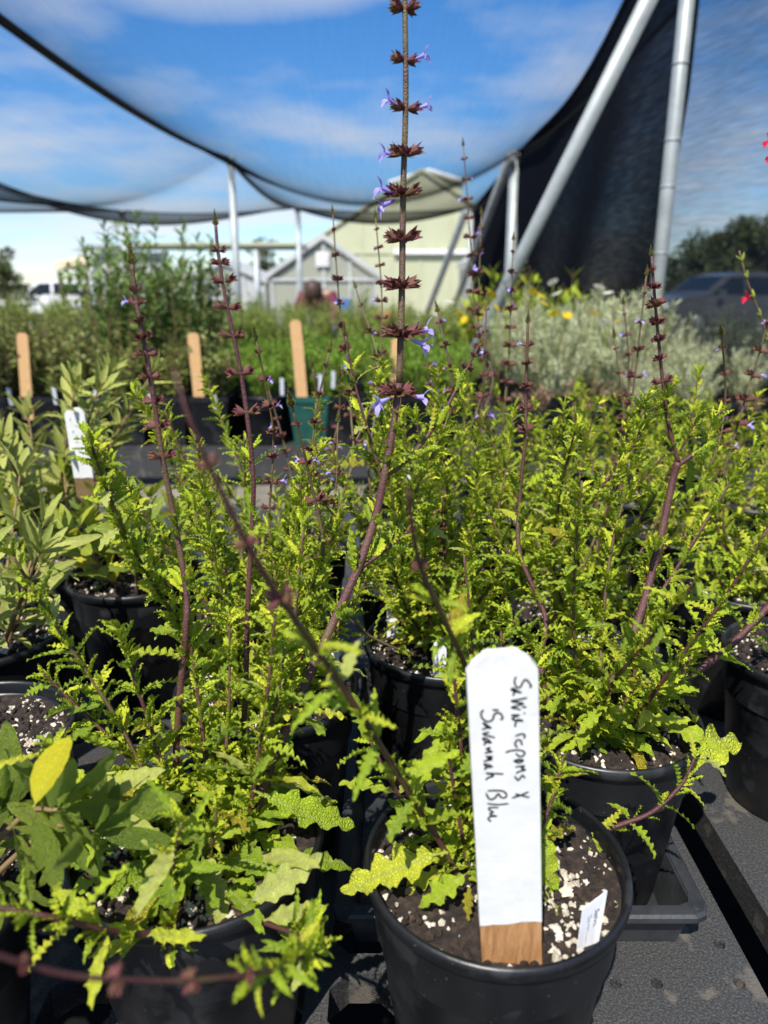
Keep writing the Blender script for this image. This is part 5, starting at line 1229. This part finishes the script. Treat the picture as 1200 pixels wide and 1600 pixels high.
# ------------------------------------------------------------------ person bending at the greenhouse, terracotta pots
def person():
    Yp = 9.6; x = at(503, 470, Yp).x; r = root('person', (x, Yp, 0), 'person in maroon and black top and pale trousers bending over plants', 'person')
    J = {'pel': (x + .02, Yp, .92), 'spine': (x - .01, Yp - .16, 1.06), 'chest': (x - .03, Yp - .32, 1.14), 'neck': (x - .05, Yp - .44, 1.18), 'head': (x - .06, Yp - .54, 1.20), 'crown': (x - .06, Yp - .63, 1.22),
         'hl': (x - .09, Yp, .90), 'hr': (x + .11, Yp, .90), 'kl': (x - .11, Yp - .06, .50), 'kr': (x + .12, Yp - .02, .50), 'al': (x - .11, Yp + .04, .08), 'ar': (x + .12, Yp + .06, .08), 'tl': (x - .12, Yp - .14, .04), 'tr': (x + .13, Yp - .12, .04),
         'sl': (x - .20, Yp - .32, 1.14), 'sr': (x + .15, Yp - .32, 1.14), 'el': (x - .25, Yp - .44, .95), 'er': (x + .21, Yp - .46, .95), 'wl': (x - .18, Yp - .62, .86), 'wr': (x + .13, Yp - .64, .86), 'fl': (x - .15, Yp - .70, .84), 'fr': (x + .10, Yp - .72, .84)}
    R = dict(pel=.16, spine=.145, chest=.16, neck=.06, head=.095, crown=.07, hl=.11, hr=.11, kl=.07, kr=.07, al=.045, ar=.045, tl=.04, tr=.04, sl=.075, sr=.075, el=.05, er=.05, wl=.032, wr=.032, fl=.03, fr=.03)
    E = [('pel', 'spine'), ('spine', 'chest'), ('chest', 'neck'), ('neck', 'head'), ('head', 'crown'), ('pel', 'hl'), ('pel', 'hr'), ('hl', 'kl'), ('hr', 'kr'), ('kl', 'al'), ('kr', 'ar'), ('al', 'tl'), ('ar', 'tr'), ('chest', 'sl'), ('chest', 'sr'), ('sl', 'el'), ('sr', 'er'), ('el', 'wl'), ('er', 'wr'), ('wl', 'fl'), ('wr', 'fr')]
    def skinned(name, keys, mat, grow=0.0):
        ks = [k for k in J if k in keys]; me = bpy.data.meshes.new(name); me.from_pydata([J[k] for k in ks], [(ks.index(a), ks.index(b)) for a, b in E if a in ks and b in ks], [])
        o = link(name, me, r); md = o.modifiers.new('skin', 'SKIN')
        for i, k in enumerate(ks):
            v = me.skin_vertices[0].data[i]; v.radius = (R[k] + grow, R[k] + grow); v.use_root = k == ks[0]
        o.modifiers.new('sub', 'SUBSURF').levels = 2; o.modifiers['sub'].render_levels = 2; me.materials.append(M[mat]); return o
    skinned('body', set(J), 'skin')
    skinned('trousers', {'pel', 'hl', 'hr', 'kl', 'kr', 'al', 'ar'}, 'pale_denim', .018)
    skinned('sweater', {'spine', 'chest', 'sl', 'sr', 'el', 'er', 'wl', 'wr'}, 'maroon', .016)
    skinned('vest', {'spine', 'chest'}, 'dark_cloth', .03)
    hm = MB(); c = Vector(J['head']) + Vector((0, .0, .02)); hm.lathe([(.0, .125), (.06, .11), (.1, .07), (.115, 0), (.105, -.07), (.07, -.12), (0, -.13)], n=16, centre=c); hm.build('hair', 'hair', r, smooth=True)
    bx = MB().box((x + .24, Yp - .12, .86), (x + .38, Yp + .02, 1.12)); bo = bx.build('shoulder_bag', 'blue_bag', None); tag(bo, 'blue bag hanging at the side of the bending person', 'bag')
person()
for px, py, Y, lb, s in ((607, 462, 7.9, 'terracotta pot of the distant bench, right behind the tallest spike'.replace('right ', ''), 1.0), (590, 470, 7.5, 'smaller terracotta pot of the distant bench beside the larger one', .8)):
    c = at(px, py, Y); mb = MB(); mb.lathe([(0, .0), (.09 * s, .0), (.12 * s, .20 * s), (.135 * s, .20 * s), (.14 * s, .26 * s), (.12 * s, .26 * s), (.11 * s, .2 * s), (0, .19 * s)], n=20, centre=(c.x, c.y, 0))
    r = root('terracotta_pot', (c.x, c.y, BZ), lb, 'pot'); 
    for i, v in enumerate(mb.v): mb.v[i] = (v[0], v[1], v[2] + BZ + .001)
    mb.build('pot_body', 'terracotta', r, smooth=True)
